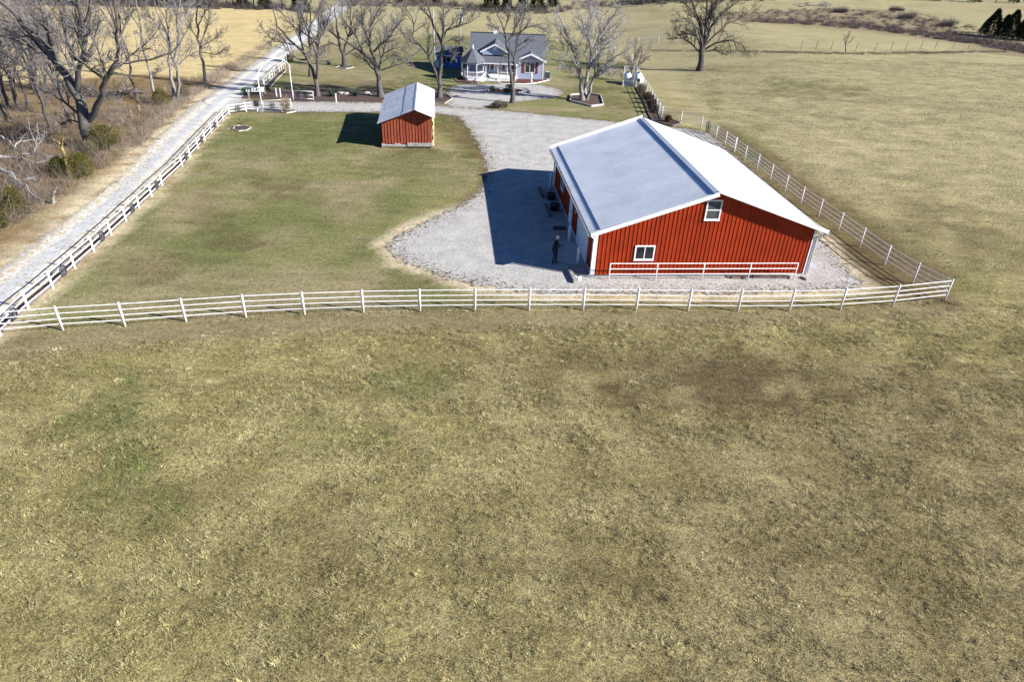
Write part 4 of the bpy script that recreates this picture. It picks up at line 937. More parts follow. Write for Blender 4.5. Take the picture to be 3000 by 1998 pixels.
fo = bpy.data.objects.new('numerals', fc); COL.objects.link(fo); dg_ = bpy.context.evaluated_depsgraph_get(); me = bpy.data.meshes.new_from_object(fo.evaluated_get(dg_)); bpy.data.objects.remove(fo)
me.materials.append(M['black_plastic']); mobj('numerals', me, sr_, (0, -.042, .73), (R(90), 0, 0))
# posts along the drive
def wpost(px, h, label, mat='white_paint', w_=.1, name='post', group=None):
    g = hit(px); return tag(MB().box(-w_ / 2, w_ / 2, -w_ / 2, w_ / 2, -.1, h - .03).box(-w_ * .62, w_ * .62, -w_ * .62, w_ * .62, h - .03, h).build(name, mat, None, loc=g), label, 'post', group)
wpost(Z2(2240, 1190), .95, 'lone pale wooden post before the yuccas on the driveway edge')
wpost(ZS(1185, 1030), .95, 'short bluish post in the shade beyond the entrance arch'); wpost(ZS(1303, 1050), 1.0, 'short white post in the shade beyond the entrance arch')
wpost(ZS(850, 935), 1.5, 'tall white post at the end of the mulch bed fence'); wpost(Z2(1100, 270), 1.6, 'tall thin white post beside the upper yucca bed', w_=.08)
wpost(R2(1800, 718), .6, 'short white stake standing alone on the far lawn'); wpost(R2(2183, 1022), 1.0, 'thin white stake beyond the red shed roof', w_=.05)
wpost(R3(1695, 285), .9, 'white stake on the lawn between the house and the pale tree', w_=.14)
# clothes-line poles
for px, lb in ((R2(2152, 720), 'thin clothes pole on the lawn left of the blue outbuilding'), (reg(1160, 100, .10204)(1190, 850), 'thin clothes pole next to the blue outbuilding')):
    g = hit(px); o = thing('clothes_pole', lb, 'pole', g); MB().tube([(0, 0, -.1), (0, 0, 1.8)], .03, 8).build('pole', 'galv', o, True); MB().bar((-.45, 0, 1.78), (.45, 0, 1.78), .05, .05).build('crossbar', 'galv', o)
# swing frame under the dark tree
g = hit(R2(1330, 770)); o = thing('garden_swing', 'small rusty swing frame under the dark tree', 'swing', g)
for sx in (-.25, .25): MB().tube([(sx, 0, 0), (0, 0, 1.3)], .025, 6).build('leg', 'shutter_red', o)
MB().tube([(0, 0, 1.3), (0, 1.2, 1.3)], .025, 6).build('crossbar', 'shutter_red', o)
for sx in (-.25, .25): MB().tube([(sx, 1.2, 0), (0, 1.2, 1.3)], .025, 6).build('leg', 'shutter_red', o)
# utility poles
def utility_pole(px, h, label, r=.14, trans=False, mat='pole_wood', lean=0.0):
    g = hit(px); o = thing('utility_pole', label, 'utility pole', g); MB().tube([(0, 0, -.3), (lean, 0, h)], [r, r * .7], 10).build('pole', mat, o, True)
    if trans:
        MB().lathe([(.16, h - 2.2), (.18, h - 2.1), (.18, h - 1.5), (.12, h - 1.4)], 12, (.28, 0, 0)).build('transformer', 'galv', o, True); MB().bar((-.6, 0, h - .5), (.6, 0, h - .5), .1, .1).build('crossarm', 'weathered', o)
    MB().box(-.16, .16, -.28, -.1, 1.2, 1.75).build('meter_box', 'galv', o)
utility_pole(R2(2245, 700), 7.2, 'thick grey utility pole between the lawn trees beside the house'); utility_pole(reg(1160, 100, .10204)(1850, 410), 6.5, 'thin pale utility pole behind the blue outbuilding', .09, True)
utility_pole(D(1900, 24), 8.5, 'white leaning utility pole in the distant brush', .13, False, 'white_paint', .5)
g = hit(R3(1330, 170)); o = thing('aerial_mast', 'thin mast rising behind the farmhouse roof', 'mast', g); MB().tube([(0, 0, -.1), (0, 0, 7)], .035, 6).build('mast', 'galv', o); MB().bar((-.4, 0, 6.6), (.4, 0, 6.6), .03, .03).build('crossarm', 'galv', o)
# gas tanks with lattice screens
def tank(px, L, r, label, rz):
    g = hit(px); o = thing('gas_tank', label, 'gas tank', g, rz, None)
    pr = [(.02, -L / 2)] + [(r * math.sin(R(a)), -L / 2 + r * .7 * (1 - math.cos(R(a)))) for a in (25, 50, 70, 90)]; pr = pr + [(a, -b) for a, b in reversed(pr)]
    MB().lathe(pr, 18, (0, L / 2, r + .25), 'y').build('shell', 'tank_white', o, True)
    for y in (L * .22, L * .78): MB().box(-r * .7, r * .7, y - .08, y + .08, -.1, .42).build('saddle', 'concrete', o)
    MB().lathe([(.16, 2 * r + .2), (.18, 2 * r + .38), (.1, 2 * r + .44)], 12, (0, L / 2, 0)).build('dome_cover', 'dark_metal', o, True)
    return o
t1_ = tank(R3b(300, 545), 2.2, .55, 'shorter white gas tank nearer the lawn', R(-4)); t2_ = tank(R3b(540, 590), 3.4, .58, 'longer white gas tank beside the pipe fence', R(-5))
MB().lathe([(.22, -.03), (.22, .0)], 14, (0, .02, .83), 'y').build('end_plate', 'dark_metal', t2_)
def lattice(a, b, h, label):
    r = thing('lattice_screen', label, 'lattice screen', a, 0, 'white lattice screens round the gas tanks'); d = b - a; L = d.length; ux = d / L
    for t in (0, 1): MB().box(-.045, .045, -.045, .045, -.1, h + .05).build('post', 'white_paint', r, loc=d * t)
    for z in (.05, h): MB().bar(Vector((0, 0, z)), d + Vector((0, 0, z)), .04, .06).build('frame', 'white_paint', r)
    for s in (1, -1):
        x = -h
        while x < L:
            x0, x1 = max(0, x), min(L, x + h - .05)
            if x1 - x0 > .1:
                z0 = (x0 - x) if s > 0 else (h - (x0 - x)); z1 = (x1 - x) if s > 0 else (h - (x1 - x))
                MB().bar(ux * x0 + Vector((0, 0, max(.03, z0))), ux * x1 + Vector((0, 0, max(.03, z1))), .012, .045).build('slat', 'white_paint', r)
            x += .24
lattice(hit(R3b(190, 580)), hit(R3b(490, 605)), .75, 'white lattice screen in front of the two gas tanks'); lattice(hit(R3b(215, 330)), hit(R3b(370, 340)), 1.3, 'white lattice screen behind the shorter gas tank')
# statue by the wing
g = hit(reg(1330, 80, .12755)(1775, 1265)); o = thing('garden_statue', 'small white statue in the mulch before the right wing', 'statue', g)
MB().lathe([(.16, 0), (.16, .1), (.09, .16), (.09, .5), (.14, .56)], 10).build('pedestal', 'white_paint', o, True); MB().lathe([(.09, .56), (.14, .75), (.10, .95), (.05, 1.05), (.085, 1.14), (.07, 1.24), (.01, 1.28)], 10).build('figure', 'white_paint', o, True)
# landscape rocks by the yuccas
def rock(px, s, label, group=None):
    g = hit(px); bm = bmesh.new(); bmesh.ops.create_icosphere(bm, subdivisions=2, radius=1)
    for v in bm.verts: v.co *= random.uniform(.8, 1.15); v.co.z *= .6; v.co.x *= 1.4
    me = bpy.data.meshes.new('rock'); bm.to_mesh(me); bm.free(); me.materials.append(M['stone'])
    o = mobj('rock', me, None, g + Vector((0, 0, s * .3)), (0, 0, random.random() * 6), (s, s, s)); return tag(o, label, 'rock', group)
for px, s in ((R2(1180, 1085), .35), (R2(1235, 1090), .3), (R2(1150, 1080), .25), (R2(1470, 1080), .3), (R2(1500, 1095), .22)): rock(px, s, 'grey rock in the dark bed between the yuccas', 'rocks in the driveway bed')
st = MB(); 
for k in range(70):
    t = k / 69; p = hit(R2(640 + 980 * t, 1278 + random.uniform(-6, 8))); s = random.uniform(.06, .15)
    st.lathe([(s * .5, -.02), (s, s * .35), (s * .4, s * .8)], 6, (p.x, p.y, p.z))
tag(st.build('edging_stones', 'stone'), 'row of small stones edging the lawn along the driveway', 'stones', kind='stuff')
# far boundary fence of thin metal stakes
R5f = reg(2300, 0, 700 / 2350)
tp = [(150, 490), (300, 492), (447, 497), (690, 512), (878, 512), (1032, 505), (1180, 498), (1325, 493), (1468, 490), (1640, 490), (1798, 490), (1938, 494), (2108, 496), (2270, 496), (2420, 500)]
wf_ = [hit(R5f(*p)) for p in tp]
fr_ = thing('wire_fence', 'thin wire fence on metal stakes across the far pasture', 'fence', wf_[0])
tpm = MB().box(-.03, .03, -.03, .03, -.2, 1.5).mesh('stake', M['tie'])
for p in wf_: mobj('stake', tpm, fr_, p - wf_[0], (0, R(random.uniform(2, 7)), 0))
for z in (.45, .85, 1.25):
    for a, b in zip(wf_[:-1], wf_[1:]):
        d = b - a; mobj('wire', UNIT_PIPE, fr_, a - wf_[0] + Vector((0, 0, z)), (0, -math.asin(d.z / d.length), math.atan2(d.y, d.x)), (d.length, .002, .002))
# little white marker flags in the woods
for p in ((1357, 960), (1285, 1018), (1212, 1068), (1130, 1132), (1020, 1200), (765, 1355), (1525, 845), (1738, 745), (1802, 720), (1670, 775)):
    g = hit(R1(*p)); tag(MB().box(-.025, .025, -.012, .012, -.1, .5).build('marker_stake', 'white_paint', None, loc=g), 'little white marker stake among the leaves by the road', 'stake', 'marker stakes in the woods')
# ------------------------------------------------------------------ trees
def nrm(v): return v / (np.linalg.norm(v, axis=-1, keepdims=True) + 1e-9)
def resample(P, n):
    P = np.asarray(P, float); L = np.r_[0, np.cumsum(np.linalg.norm(np.diff(P, axis=0), axis=1))]; t = np.linspace(0, L[-1], n * 3)
    Q = np.stack([np.interp(t, L, P[:, k]) for k in range(3)], -1)
    for _ in range(3): Q[1:-1] = .25 * Q[:-2] + .5 * Q[1:-1] + .25 * Q[2:]
    L = np.r_[0, np.cumsum(np.linalg.norm(np.diff(Q, axis=0), axis=1))]; t = np.linspace(0, L[-1], n)
    return np.stack([np.interp(t, L, Q[:, k]) for k in range(3)], -1)
def tubes(P, Rr, S):
    """P (N,m,3), Rr (N,m) -> verts, quads"""
    N_, m_, _ = P.shape; T = np.empty_like(P); T[:, 1:-1] = P[:, 2:] - P[:, :-2]; T[:, 0] = P[:, 1] - P[:, 0]; T[:, -1] = P[:, -1] - P[:, -2]; T = nrm(T)
    md = nrm(P[:, -1] - P[:, 0]); ref = np.where(np.abs(md[:, 2:3]) < .8, np.array([[0, 0, 1.]]), np.array([[1., 0, 0]]))
    U = nrm(np.cross(T, ref[:, None, :])); V = np.cross(T, U)
    a = 2 * np.pi * np.arange(S) / S
    X = P[:, :, None, :] + Rr[:, :, None, None] * (U[:, :, None, :] * np.cos(a)[None, None, :, None] + V[:, :, None, :] * np.sin(a)[None, None, :, None])
    i = np.arange(N_ * m_ * S).reshape(N_, m_, S); j = np.roll(i, -1, axis=2)
    F = np.stack([i[:, :-1], j[:, :-1], j[:, 1:], i[:, 1:]], -1).reshape(-1, 4)
    return X.reshape(-1, 3), F
def ribbons(P, Rr):
    """flat twigs: one kinked strip each, as two triangles written as a quad"""
    N_ = len(P); a, b, c = P[:, 0], P[:, 1], P[:, -1]; s = nrm(np.cross(c - a, np.random.default_rng(N_).normal(size=(N_, 3)))) * Rr[:, :1]
    V = np.stack([a - s, b - s * .8, c, b + s * .8], 1).reshape(-1, 3); return V, np.arange(4 * N_).reshape(-1, 4)
def shoots(P, Rr, n, ratio, tmin, ang, up, m2, wig, rng, rk=.55, trop=.0, rmin=.006):
    N_, m_, _ = P.shape; L = np.linalg.norm(np.diff(P, axis=1), axis=2).sum(1)
    t = tmin + (1 - tmin) * (np.arange(n)[None] + rng.random((N_, n))) / n
    x = t * (m_ - 1); i = np.clip(np.floor(x).astype(int), 0, m_ - 2); f = (x - i)[..., None]; r_ = np.arange(N_)[:, None]
    pos = P[r_, i] * (1 - f) + P[r_, i + 1] * f; tan = nrm(P[r_, i + 1] - P[r_, i]); rad = Rr[r_, i] * (1 - f[..., 0]) + Rr[r_, i + 1] * f[..., 0]
    q = nrm(rng.normal(size=(N_, n, 3))); side = nrm(q - (q * tan).sum(-1, keepdims=True) * tan)
    an = np.radians(ang[0] + (ang[1] - ang[0]) * rng.random((N_, n)))[..., None]
    d = np.cos(an) * tan + np.sin(an) * side; d[..., 2] += up; d = nrm(d)
    ln = (L[:, None] * ratio * (1.05 - .55 * t) * rng.uniform(.6, 1.35, (N_, n)))
    pos = pos.reshape(-1, 3); d = d.reshape(-1, 3); ln = ln.reshape(-1); rad = rad.reshape(-1)
    out = np.empty((len(pos), m2, 3)); out[:, 0] = pos
    for k in range(1, m2):
        d = d + wig * rng.normal(size=d.shape); d[:, 2] += trop; d = nrm(d); out[:, k] = out[:, k - 1] + d * (ln / (m2 - 1))[:, None]
    r0 = np.maximum(rad * rk, rmin); rr = r0[:, None] * np.linspace(1, .32, m2)[None]; rr = np.maximum(rr, rmin * .6)
    return out, rr
def tree_meshes(limbs, seed, n=(9, 6, 5), ratio=(.42, .45, .5), up=(.28, .18, .1), wig=(.14, .2, .25), trop=.03, rmin=.009, thin=1.0):
    """limbs: list of (points, r0, r1) in local metres. Returns meshes for trunk and for crown (vert, face arrays)"""
    rng = np.random.default_rng(seed); P = []; Rr = []
    for pts, r0, r1 in limbs:
        q = resample(pts, 14); L = np.linalg.norm(q[-1] - q[0]); q[2:] += rng.normal(size=q[2:].shape) * L * .008; P.append(q); Rr.append(r0 + (r1 - r0) * np.linspace(0, 1, 14) ** .8)
    P = np.array(P); Rr = np.array(Rr)
    if limbs[0][1] > .05: Rr[0, 0] *= 1.55; Rr[0, 1] *= 1.15            # root flare of the trunk
    tv, tf = tubes(P, Rr, 9)
    sel = slice(1, None) if len(P) > 1 else slice(0, None)
    lv = []; A, Ra = P[sel], Rr[sel]
    spec = [(n[0], ratio[0], .22, (28, 62), up[0], 7, wig[0], .62), (n[1], ratio[1], .15, (28, 65), up[1], 4, wig[1], .58), (n[2], ratio[2], .1, (25, 65), up[2], 3, wig[2], .6)]
    for k, (nn_, ra, tm, an, u_, m2, wg, rk) in enumerate(spec):
        A, Ra = shoots(A, Ra, nn_, ra, tm, an, u_, m2, wg, rng, rk, trop, rmin * (1.5, 1.15, 1.0)[k]); lv.append((A, Ra, (6, 3, 1)[k]))
    CV = []; CF = []; b = 0
    v, f = tubes(*lv[0]); tf = np.concatenate([tf, f + len(tv)]); tv = np.concatenate([tv, v])
    for A, Ra, S in lv[1:]:
        v, f = tubes(A, Ra * thin, S) if S > 1 else ribbons(A, Ra * 1.6); CV.append(v); CF.append(f + b); b += len(v)
    return (tv, tf), (np.concatenate(CV), np.concatenate(CF))
def make_tree(label, base, limbs, seed, bark='bark', twig='twig', group=None, name='bare_tree', cat='tree', **kw):
    t, c = tree_meshes(limbs, seed, **kw); r = thing(name, label, cat, base, 0, group)
    mobj('trunk', np_mesh('trunk', *t, M[bark], True), r); mobj('crown', np_mesh('crown', *c, M[twig]), r); return r
def traced(label, fn, base_px, limbs_px, seed, depth=.35, **kw):
    """limbs drawn on the photograph at the tree's own distance, with real depth given to each"""
    base = hit(fn(*base_px)); rng = np.random.default_rng(seed); out = []
    for k, (pts, r0, r1) in enumerate(limbs_px):
        slope = 0 if k == 0 else rng.uniform(-1, 1) * depth * 1.6
        Q = []; s = 0; p0 = None; start = None
        for j, p in enumerate(pts):
            v = on_y(fn(*p), base.y)
            if j: s += (v - p0).length
            p0 = v; yo = slope * s; v = on_y(fn(*p), base.y + yo); Q.append(np.array(v - base))
        if k == 0: Q[0][2] = -.2
        out.append((Q, r0, r1))
    return make_tree(label, base, out, seed, **kw)
def grown(H_, seed, spread=.55, nl=7, r=.2, lean=(0, 0), fork=.28, crook=.06):
    """limbs of a free-standing bare tree of height H_"""
    rng = np.random.default_rng(seed); top = np.array([lean[0], lean[1], H_ * .62]); tr = []
    for k in range(7): t = k / 6; tr.append(np.array([lean[0] * t, lean[1] * t, H_ * .62 * t - (.2 if k == 0 else 0)]) + rng.normal(size=3) * H_ * .008 * (k > 0))
    L = [(tr, r, r * .42)]; TR = np.array(tr)
    for i in range(nl):
        t = fork + (1 - fork) * (i + .3 * rng.random()) / nl; p = np.array([np.interp(t, np.linspace(0, 1, 7), TR[:, k]) for k in range(3)]); az = i * 2.4 + rng.random(); ln = H_ * rng.uniform(.36, .58) * (1.1 - .45 * t); d = np.array([math.cos(az) * spread, math.sin(az) * spread, .75]); d /= np.linalg.norm(d); Q = [p]
        for k in range(5): d = d + rng.normal(size=3) * crook * 2 + np.array([0, 0, .06]); d /= np.linalg.norm(d); Q.append(Q[-1] + d * ln / 5)
        L.append((Q, r * (.62 - .3 * t), r * .12))
    return L

TK = dict(n=(12, 9, 13))
traced('broad dark bare tree standing alone in the open pasture', R4, (1178, 700), [
    ([(1178, 700), (1190, 600), (1200, 500), (1195, 400), (1185, 250), (1140, 110), (1060, -40)], .50, .10), ([(1180, 520), (1080, 420), (990, 375), (880, 380)], .17, .03), ([(1190, 480), (1150, 360), (1080, 335), (950, 340), (930, 250)], .15, .03),
    ([(1200, 450), (1150, 270), (1060, 190), (960, 150)], .16, .03), ([(1205, 470), (1240, 200), (1250, 0), (1270, -150)], .24, .05), ([(1212, 470), (1290, 250), (1400, 130), (1540, 20)], .20, .04), ([(1225, 490), (1320, 430), (1480, 390), (1600, 440), (1650, 520)], .16, .02),
    ([(1215, 460), (1330, 340), (1450, 220), (1560, 180), (1700, 130)], .17, .025), ([(1232, 510), (1330, 490), (1440, 550)], .10, .02), ([(1235, 250), (1330, 60), (1420, -120)], .14, .03), ([(1180, 250), (1080, 80), (960, 0), (900, -80)], .14, .03), ([(1200, 460), (1260, 300), (1300, 60), (1310, -140)], .16, .04)], 1, bark='bark_dark', twig='bark_dark', **TK)
traced('forked bare tree with rusty trunk foot beside the open gate', R2, (905, 1112), [
    ([(905, 1112), (895, 1000), (885, 890), (810, 720), (740, 590), (640, 520), (540, 440), (430, 260), (380, 120)], .25, .05), ([(897, 900), (905, 720), (910, 520), (915, 380), (905, 250), (930, 80)], .18, .04), ([(790, 690), (690, 690), (610, 640), (560, 540), (500, 420), (340, 370)], .10, .02),
    ([(908, 540), (830, 430), (720, 370), (620, 300), (500, 180), (430, 40)], .11, .02), ([(912, 480), (980, 360), (1040, 200), (1060, 40)], .10, .02), ([(740, 590), (700, 420), (690, 260), (740, 80)], .11, .02), ([(640, 520), (520, 500), (380, 440), (250, 330)], .07, .015)], 2, **TK)
traced('bare tree with a low ring of logs behind the forked tree', R2, (825, 882), [([(825, 882), (800, 700), (812, 540), (800, 370), (830, 150), (820, -20)], .24, .06), ([(805, 560), (700, 470), (640, 330), (560, 200)], .1, .02), ([(805, 540), (920, 400), (1000, 250), (1090, 120)], .1, .02), ([(802, 400), (740, 240), (700, 60)], .09, .02), ([(815, 300), (900, 160), (960, 0)], .08, .02), ([(810, 640), (900, 650), (990, 560)], .06, .02)], 3, **TK)
traced('crooked dark bare tree in the mulch ring on the far lawn', R2, (1210, 765), [([(1210, 765), (1205, 640), (1160, 540), (1130, 400), (1120, 250), (1090, 60)], .34, .05), ([(1205, 645), (1320, 570), (1450, 480), (1560, 380)], .16, .03), ([(1208, 640), (1220, 520), (1290, 350), (1280, 100), (1310, -60)], .2, .04), ([(1140, 450), (1040, 360), (980, 240)], .1, .02), ([(1250, 430), (1380, 300), (1460, 120)], .1, .02), ([(1160, 540), (1060, 500), (960, 540)], .07, .015)], 4, bark='bark_dark', **TK)
traced('many-limbed bare tree right behind the red shed', R2, (1630, 1115), [
    ([(1630, 1115), (1612, 950), (1592, 830), (1520, 680), (1420, 590), (1330, 550), (1230, 460), (1130, 420), (1040, 350)], .36, .05), ([(1592, 840), (1580, 720), (1500, 520), (1520, 350), (1510, 120), (1480, -30)], .20, .04), ([(1598, 830), (1650, 640), (1700, 480), (1720, 380), (1850, 270), (1900, 200)], .17, .03),
    ([(1585, 830), (1510, 770), (1440, 690), (1320, 640)], .11, .02), ([(1635, 810), (1700, 790), (1860, 730), (1980, 740)], .08, .015), ([(1545, 600), (1680, 480), (1790, 340), (1870, 200)], .12, .02), ([(1420, 590), (1330, 380), (1200, 240), (1150, 80)], .12, .02), ([(1505, 480), (1420, 280), (1400, 80)], .10, .02), ([(1660, 620), (1780, 560), (1900, 600)], .07, .015), ([(1515, 300), (1600, 120), (1680, 0)], .09, .02), ([(1640, 720), (1760, 640), (1850, 660)], .06, .015)], 5, **TK)
traced('leaning forked bare tree between the shed and the house', R3, (345, 932), [
    ([(345, 932), (338, 700), (365, 480), (370, 300), (290, 120), (240, -20), (200, -150)], .30, .08), ([(330, 760), (310, 650), (230, 500), (150, 370), (30, 240), (50, 130), (20, 0), (-60, -140)], .16, .03), ([(372, 290), (395, 100), (385, -20), (400, -150)], .16, .04), ([(375, 270), (440, 150), (560, 100), (690, 70), (790, 0)], .13, .02),
    ([(362, 470), (410, 390), (470, 375), (520, 440), (530, 500)], .08, .015), ([(370, 320), (500, 255), (560, 300), (620, 370)], .08, .015), ([(240, 20), (150, -80), (100, -190)], .1, .02), ([(560, 100), (600, 0), (640, -100)], .07, .015), ([(150, 370), (60, 420), (-60, 500), (-160, 470)], .06, .012), ([(100, 320), (-20, 260), (-120, 150)], .06, .012)], 6, **TK)
traced('slender forked bare tree in front of the farmhouse', R3, (1182, 988), [
    ([(1182, 988), (1190, 850), (1185, 760), (1150, 600), (1140, 400), (1120, 250), (1080, 120), (1030, 0), (1000, -120)], .27, .05), ([(1190, 790), (1210, 600), (1212, 450), (1250, 330), (1252, 200), (1300, 60), (1320, -100)], .17, .03), ([(1132, 290), (1180, 200), (1250, 60), (1290, -40), (1350, -160)], .12, .03), ([(1150, 245), (1310, 150), (1430, 90), (1560, 150), (1620, 250)], .10, .015),
    ([(1112, 250), (1030, 170), (960, 90), (890, 40)], .09, .015), ([(1138, 430), (1080, 440), (1040, 540), (1020, 640)], .06, .012), ([(1212, 600), (1290, 550), (1380, 520)], .06, .012), ([(1245, 340), (1350, 260), (1430, 300)], .06, .012), ([(1090, 150), (1130, 20), (1150, -120)], .09, .02)], 7, **TK)
traced('pale many-stemmed bare tree in the timber-edged bed', R3, (1985, 962), [
    ([(1985, 962), (1982, 760), (1950, 600), (1910, 380), (1800, 200), (1720, 0), (1680, -120)], .30, .05), ([(2030, 955), (2080, 800), (2140, 650), (2300, 500), (2440, 420), (2540, 360)], .22, .03), ([(2000, 930), (2050, 600), (2090, 450), (2180, 200), (2200, 0), (2230, -130)], .24, .04), ([(1962, 640), (1880, 500), (1780, 390), (1640, 370), (1560, 400)], .13, .02), ([(2055, 600), (2100, 350), (1990, 100), (1960, -100)], .16, .03),
    ([(2070, 560), (2240, 350), (2370, 150), (2450, 0)], .15, .03), ([(1955, 600), (1860, 330), (1720, 180), (1640, 60)], .12, .02), ([(2110, 720), (2250, 620), (2380, 610)], .09, .02), ([(1975, 740), (1860, 620), (1740, 560)], .08, .015), ([(2090, 450), (2060, 200), (2080, -80)], .14, .03), ([(2160, 260), (2300, 60), (2380, -100)], .12, .02)], 8, bark='bark_pale', twig='twig_pale', n=(14, 11, 13))
traced('small many-stemmed bare tree behind the gas tanks', R3b, (385, 480), [([(385, 480), (390, 300), (400, 100), (330, -120), (280, -320)], .10, .02), ([(400, 480), (470, 250), (560, 50), (640, -120), (760, -260)], .09, .015), ([(392, 300), (440, 50), (470, -200), (500, -420)], .08, .015), ([(395, 200), (300, -20), (220, -180)], .06, .012), ([(520, 130), (660, 20), (780, -60)], .05, .01), ([(420, 150), (560, -160), (640, -340)], .06, .012)], 9, twig='twig', n=(12, 9, 9))
traced('massive old bare tree leaning over the road verge', R1, (855, 1365), [
    ([(855, 1365), (800, 1180), (770, 1060), (700, 850), (640, 720), (500, 520), (330, 330), (150, 170), (20, 20), (-80, -120)], .55, .08), ([(705, 850), (560, 660), (400, 470), (240, 300), (60, 180), (-100, 120)], .20, .03), ([(715, 840), (720, 650), (790, 400), (740, 150), (690, 0), (680, -150)], .26, .05), ([(760, 520), (800, 330), (830, 120), (860, -60)], .14, .03),
    ([(820, 1100), (890, 1020), (960, 850), (1000, 680), (1080, 500), (1100, 250), (1070, 0), (1080, -150)], .28, .05), ([(1005, 665), (1170, 550), (1380, 360), (1480, 240)], .12, .02), ([(745, 1065), (560, 920), (300, 760), (150, 700)], .12, .02), ([(750, 1130), (640, 1100), (540, 1160)], .08, .02), ([(720, 980), (800, 890), (920, 880), (1080, 900)], .09, .015), ([(500, 520), (430, 300), (380, 100), (330, -80)], .13, .03), ([(1095, 350), (1180, 180), (1210, 0)], .09, .02), ([(700, 560), (600, 330), (560, 100), (540, -100)], .13, .03), ([(330, 330), (180, 340), (20, 300), (-120, 320)], .09, .02)], 10, n=(12, 10, 12))
traced('double-trunked bare tree at the road edge of the woods', R1, (1612, 922), [([(1612, 922), (1580, 760), (1555, 560), (1540, 300), (1460, 120), (1380, -60)], .22, .04), ([(1632, 905), (1640, 700), (1610, 560), (1640, 350), (1620, 150), (1660, -60)], .18, .03), ([(1580, 480), (1530, 200), (1500, -40)], .12, .02), ([(1640, 600), (1720, 520), (1830, 470), (1930, 420)], .10, .02), ([(1545, 400), (1460, 260), (1340, 100), (1320, -60)], .11, .02), ([(1560, 600), (1480, 660), (1400, 700)], .05, .01), ([(1625, 300), (1720, 120), (1760, -60)], .10, .02)], 11, bark='bark_pale', twig='twig', **TK)
traced('upright bare tree nearest the golden field by the road', R1, (1895, 768), [([(1895, 768), (1860, 580), (1830, 400), (1800, 200), (1830, 0), (1850, -150)], .20, .05), ([(1840, 440), (1930, 380), (2060, 320)], .07, .015), ([(1825, 380), (1740, 240), (1690, 80)], .08, .015), ([(1810, 260), (1880, 120), (1980, -20)], .09, .02), ([(1845, 480), (1960, 500), (2100, 490)], .06, .012), ([(1835, 430), (1900, 250), (1950, 90)], .08, .015)], 12, **TK)
traced('thin pale leaning bare trunk beside the green cedar', R1, (1440, 960), [([(1440, 960), (1370, 680), (1300, 400), (1270, 180), (1240, 0), (1230, -140)], .16, .04), ([(1310, 420), (1400, 300), (1430, 160)], .06, .012), ([(1280, 260), (1200, 130), (1160, 0)], .06, .012), ([(1275, 220), (1330, 90), (1350, -40)], .06, .012)], 13, bark='bark_pale', n=(10, 8, 8))
traced('thin leaning bare trunk left of the pale trunk', R1, (1265, 920), [([(1265, 920), (1210, 680), (1160, 460), (1110, 290), (1090, 120), (1100, -60)], .15, .04), ([(1150, 440), (1060, 340), (1020, 200)], .06, .012), ([(1110, 300), (1190, 180), (1230, 60)], .06, .012), ([(1100, 200), (1040, 60), (1010, -80)], .06, .012)], 14, n=(10, 8, 8))
# other trees of the wood: each grown on its own
WOOD_T = [((640, 1075), 9, .16, 'bare tree standing behind the massive old trunk'), ((470, 1175), 10, .18, 'grey bare tree deeper in the wood behind the fallen limbs'), ((180, 1000), 11, .22, 'dark bare tree in the thick of the wood'), ((95, 985), 11, .2, 'slightly thinner bare tree next to the dark one in the wood'), ((20, 900), 12, .2, 'bare tree at the deep edge of the wood'),
          ((330, 870), 11, .16, 'slim bare tree rising among brush in the wood'), ((960, 640), 9, .12, 'slim young bare tree before the golden field'), ((760, 860), 10, .15, 'straight bare tree rising behind the massive old tree'), ((420, 800), 11, .17, 'bare tree on the field side of the wood'), ((-120, 1050), 12, .22, 'bare tree past the fallen limbs'), ((-260, 820), 12, .22, 'bare tree far inside the wood'), ((560, 640), 9, .14, 'bare tree at the golden field margin'), ((230, 660), 10, .15, 'small bare tree at the golden field margin'), ((-40, 760), 11, .17, 'bare tree rising from the deepest brush of the wood'), ((120, 820), 10, .14, 'slim bare tree between two thick ones in the wood'), ((540, 880), 9, .12, 'slim bare tree beside the straight one in the wood'), ((260, 1010), 8, .12, 'crooked young bare tree among the brush'), ((60, 1120), 8, .13, 'young bare tree above the tangled fallen branches'), ((700, 760), 9, .12, 'thin bare tree near the field side of the massive one')]
for k, (p, h, r, lb) in enumerate(WOOD_T):
    make_tree(lb, hit(R1(*p)), grown(h, 40 + k, .42, 7, r, (random.uniform(-.8, .3), random.uniform(-.5, .5))), 60 + k, bark=('bark', 'bark_dark', 'bark')[k % 3], twig='twig', n=(10, 8, 9))
# snag, stump, fallen limbs
g6 = reg(0, 300, 450 / 1857)
traced('yellowish dead snag with a broken forked top', g6, (850, 915), [([(850, 915), (820, 780), (770, 640), (740, 520)], .15, .09), ([(742, 530), (700, 480), (640, 450)], .07, .02), ([(745, 530), (755, 470), (760, 400)], .07, .02), ([(790, 690), (810, 600), (800, 560)], .05, .02)], 80, bark='bark_yellow', twig='bark_yellow', n=(3, 2, 2), name='dead_tree')
traced('short broken grey stump at the road bank', g6, (632, 1225), [([(632, 1225), (640, 1140), (655, 1060)], .13, .09), ([(648, 1090), (670, 1050), (690, 1020)], .05, .02)], 81, bark='bark_pale', twig='twig_pale', n=(2, 2, 2), name='stump', cat='stump')
def fallen(label, fn, lines, seed, h=.35):
    b = hit(fn(*lines[0][0][0])); L = []; rng = np.random.default_rng(seed)
    for pts, r0, r1 in lines:
        Q = []
        for j, p in enumerate(pts): v = hit(fn(*p), h + .5 * rng.random()); Q.append(np.array(v - b))
        L.append((Q, r0, r1))
    make_tree(label, b, L, seed, bark='deadwood', twig='deadwood', name='fallen_limb', cat='fallen branch', n=(6, 4, 3), up=(.1, .05, .05))
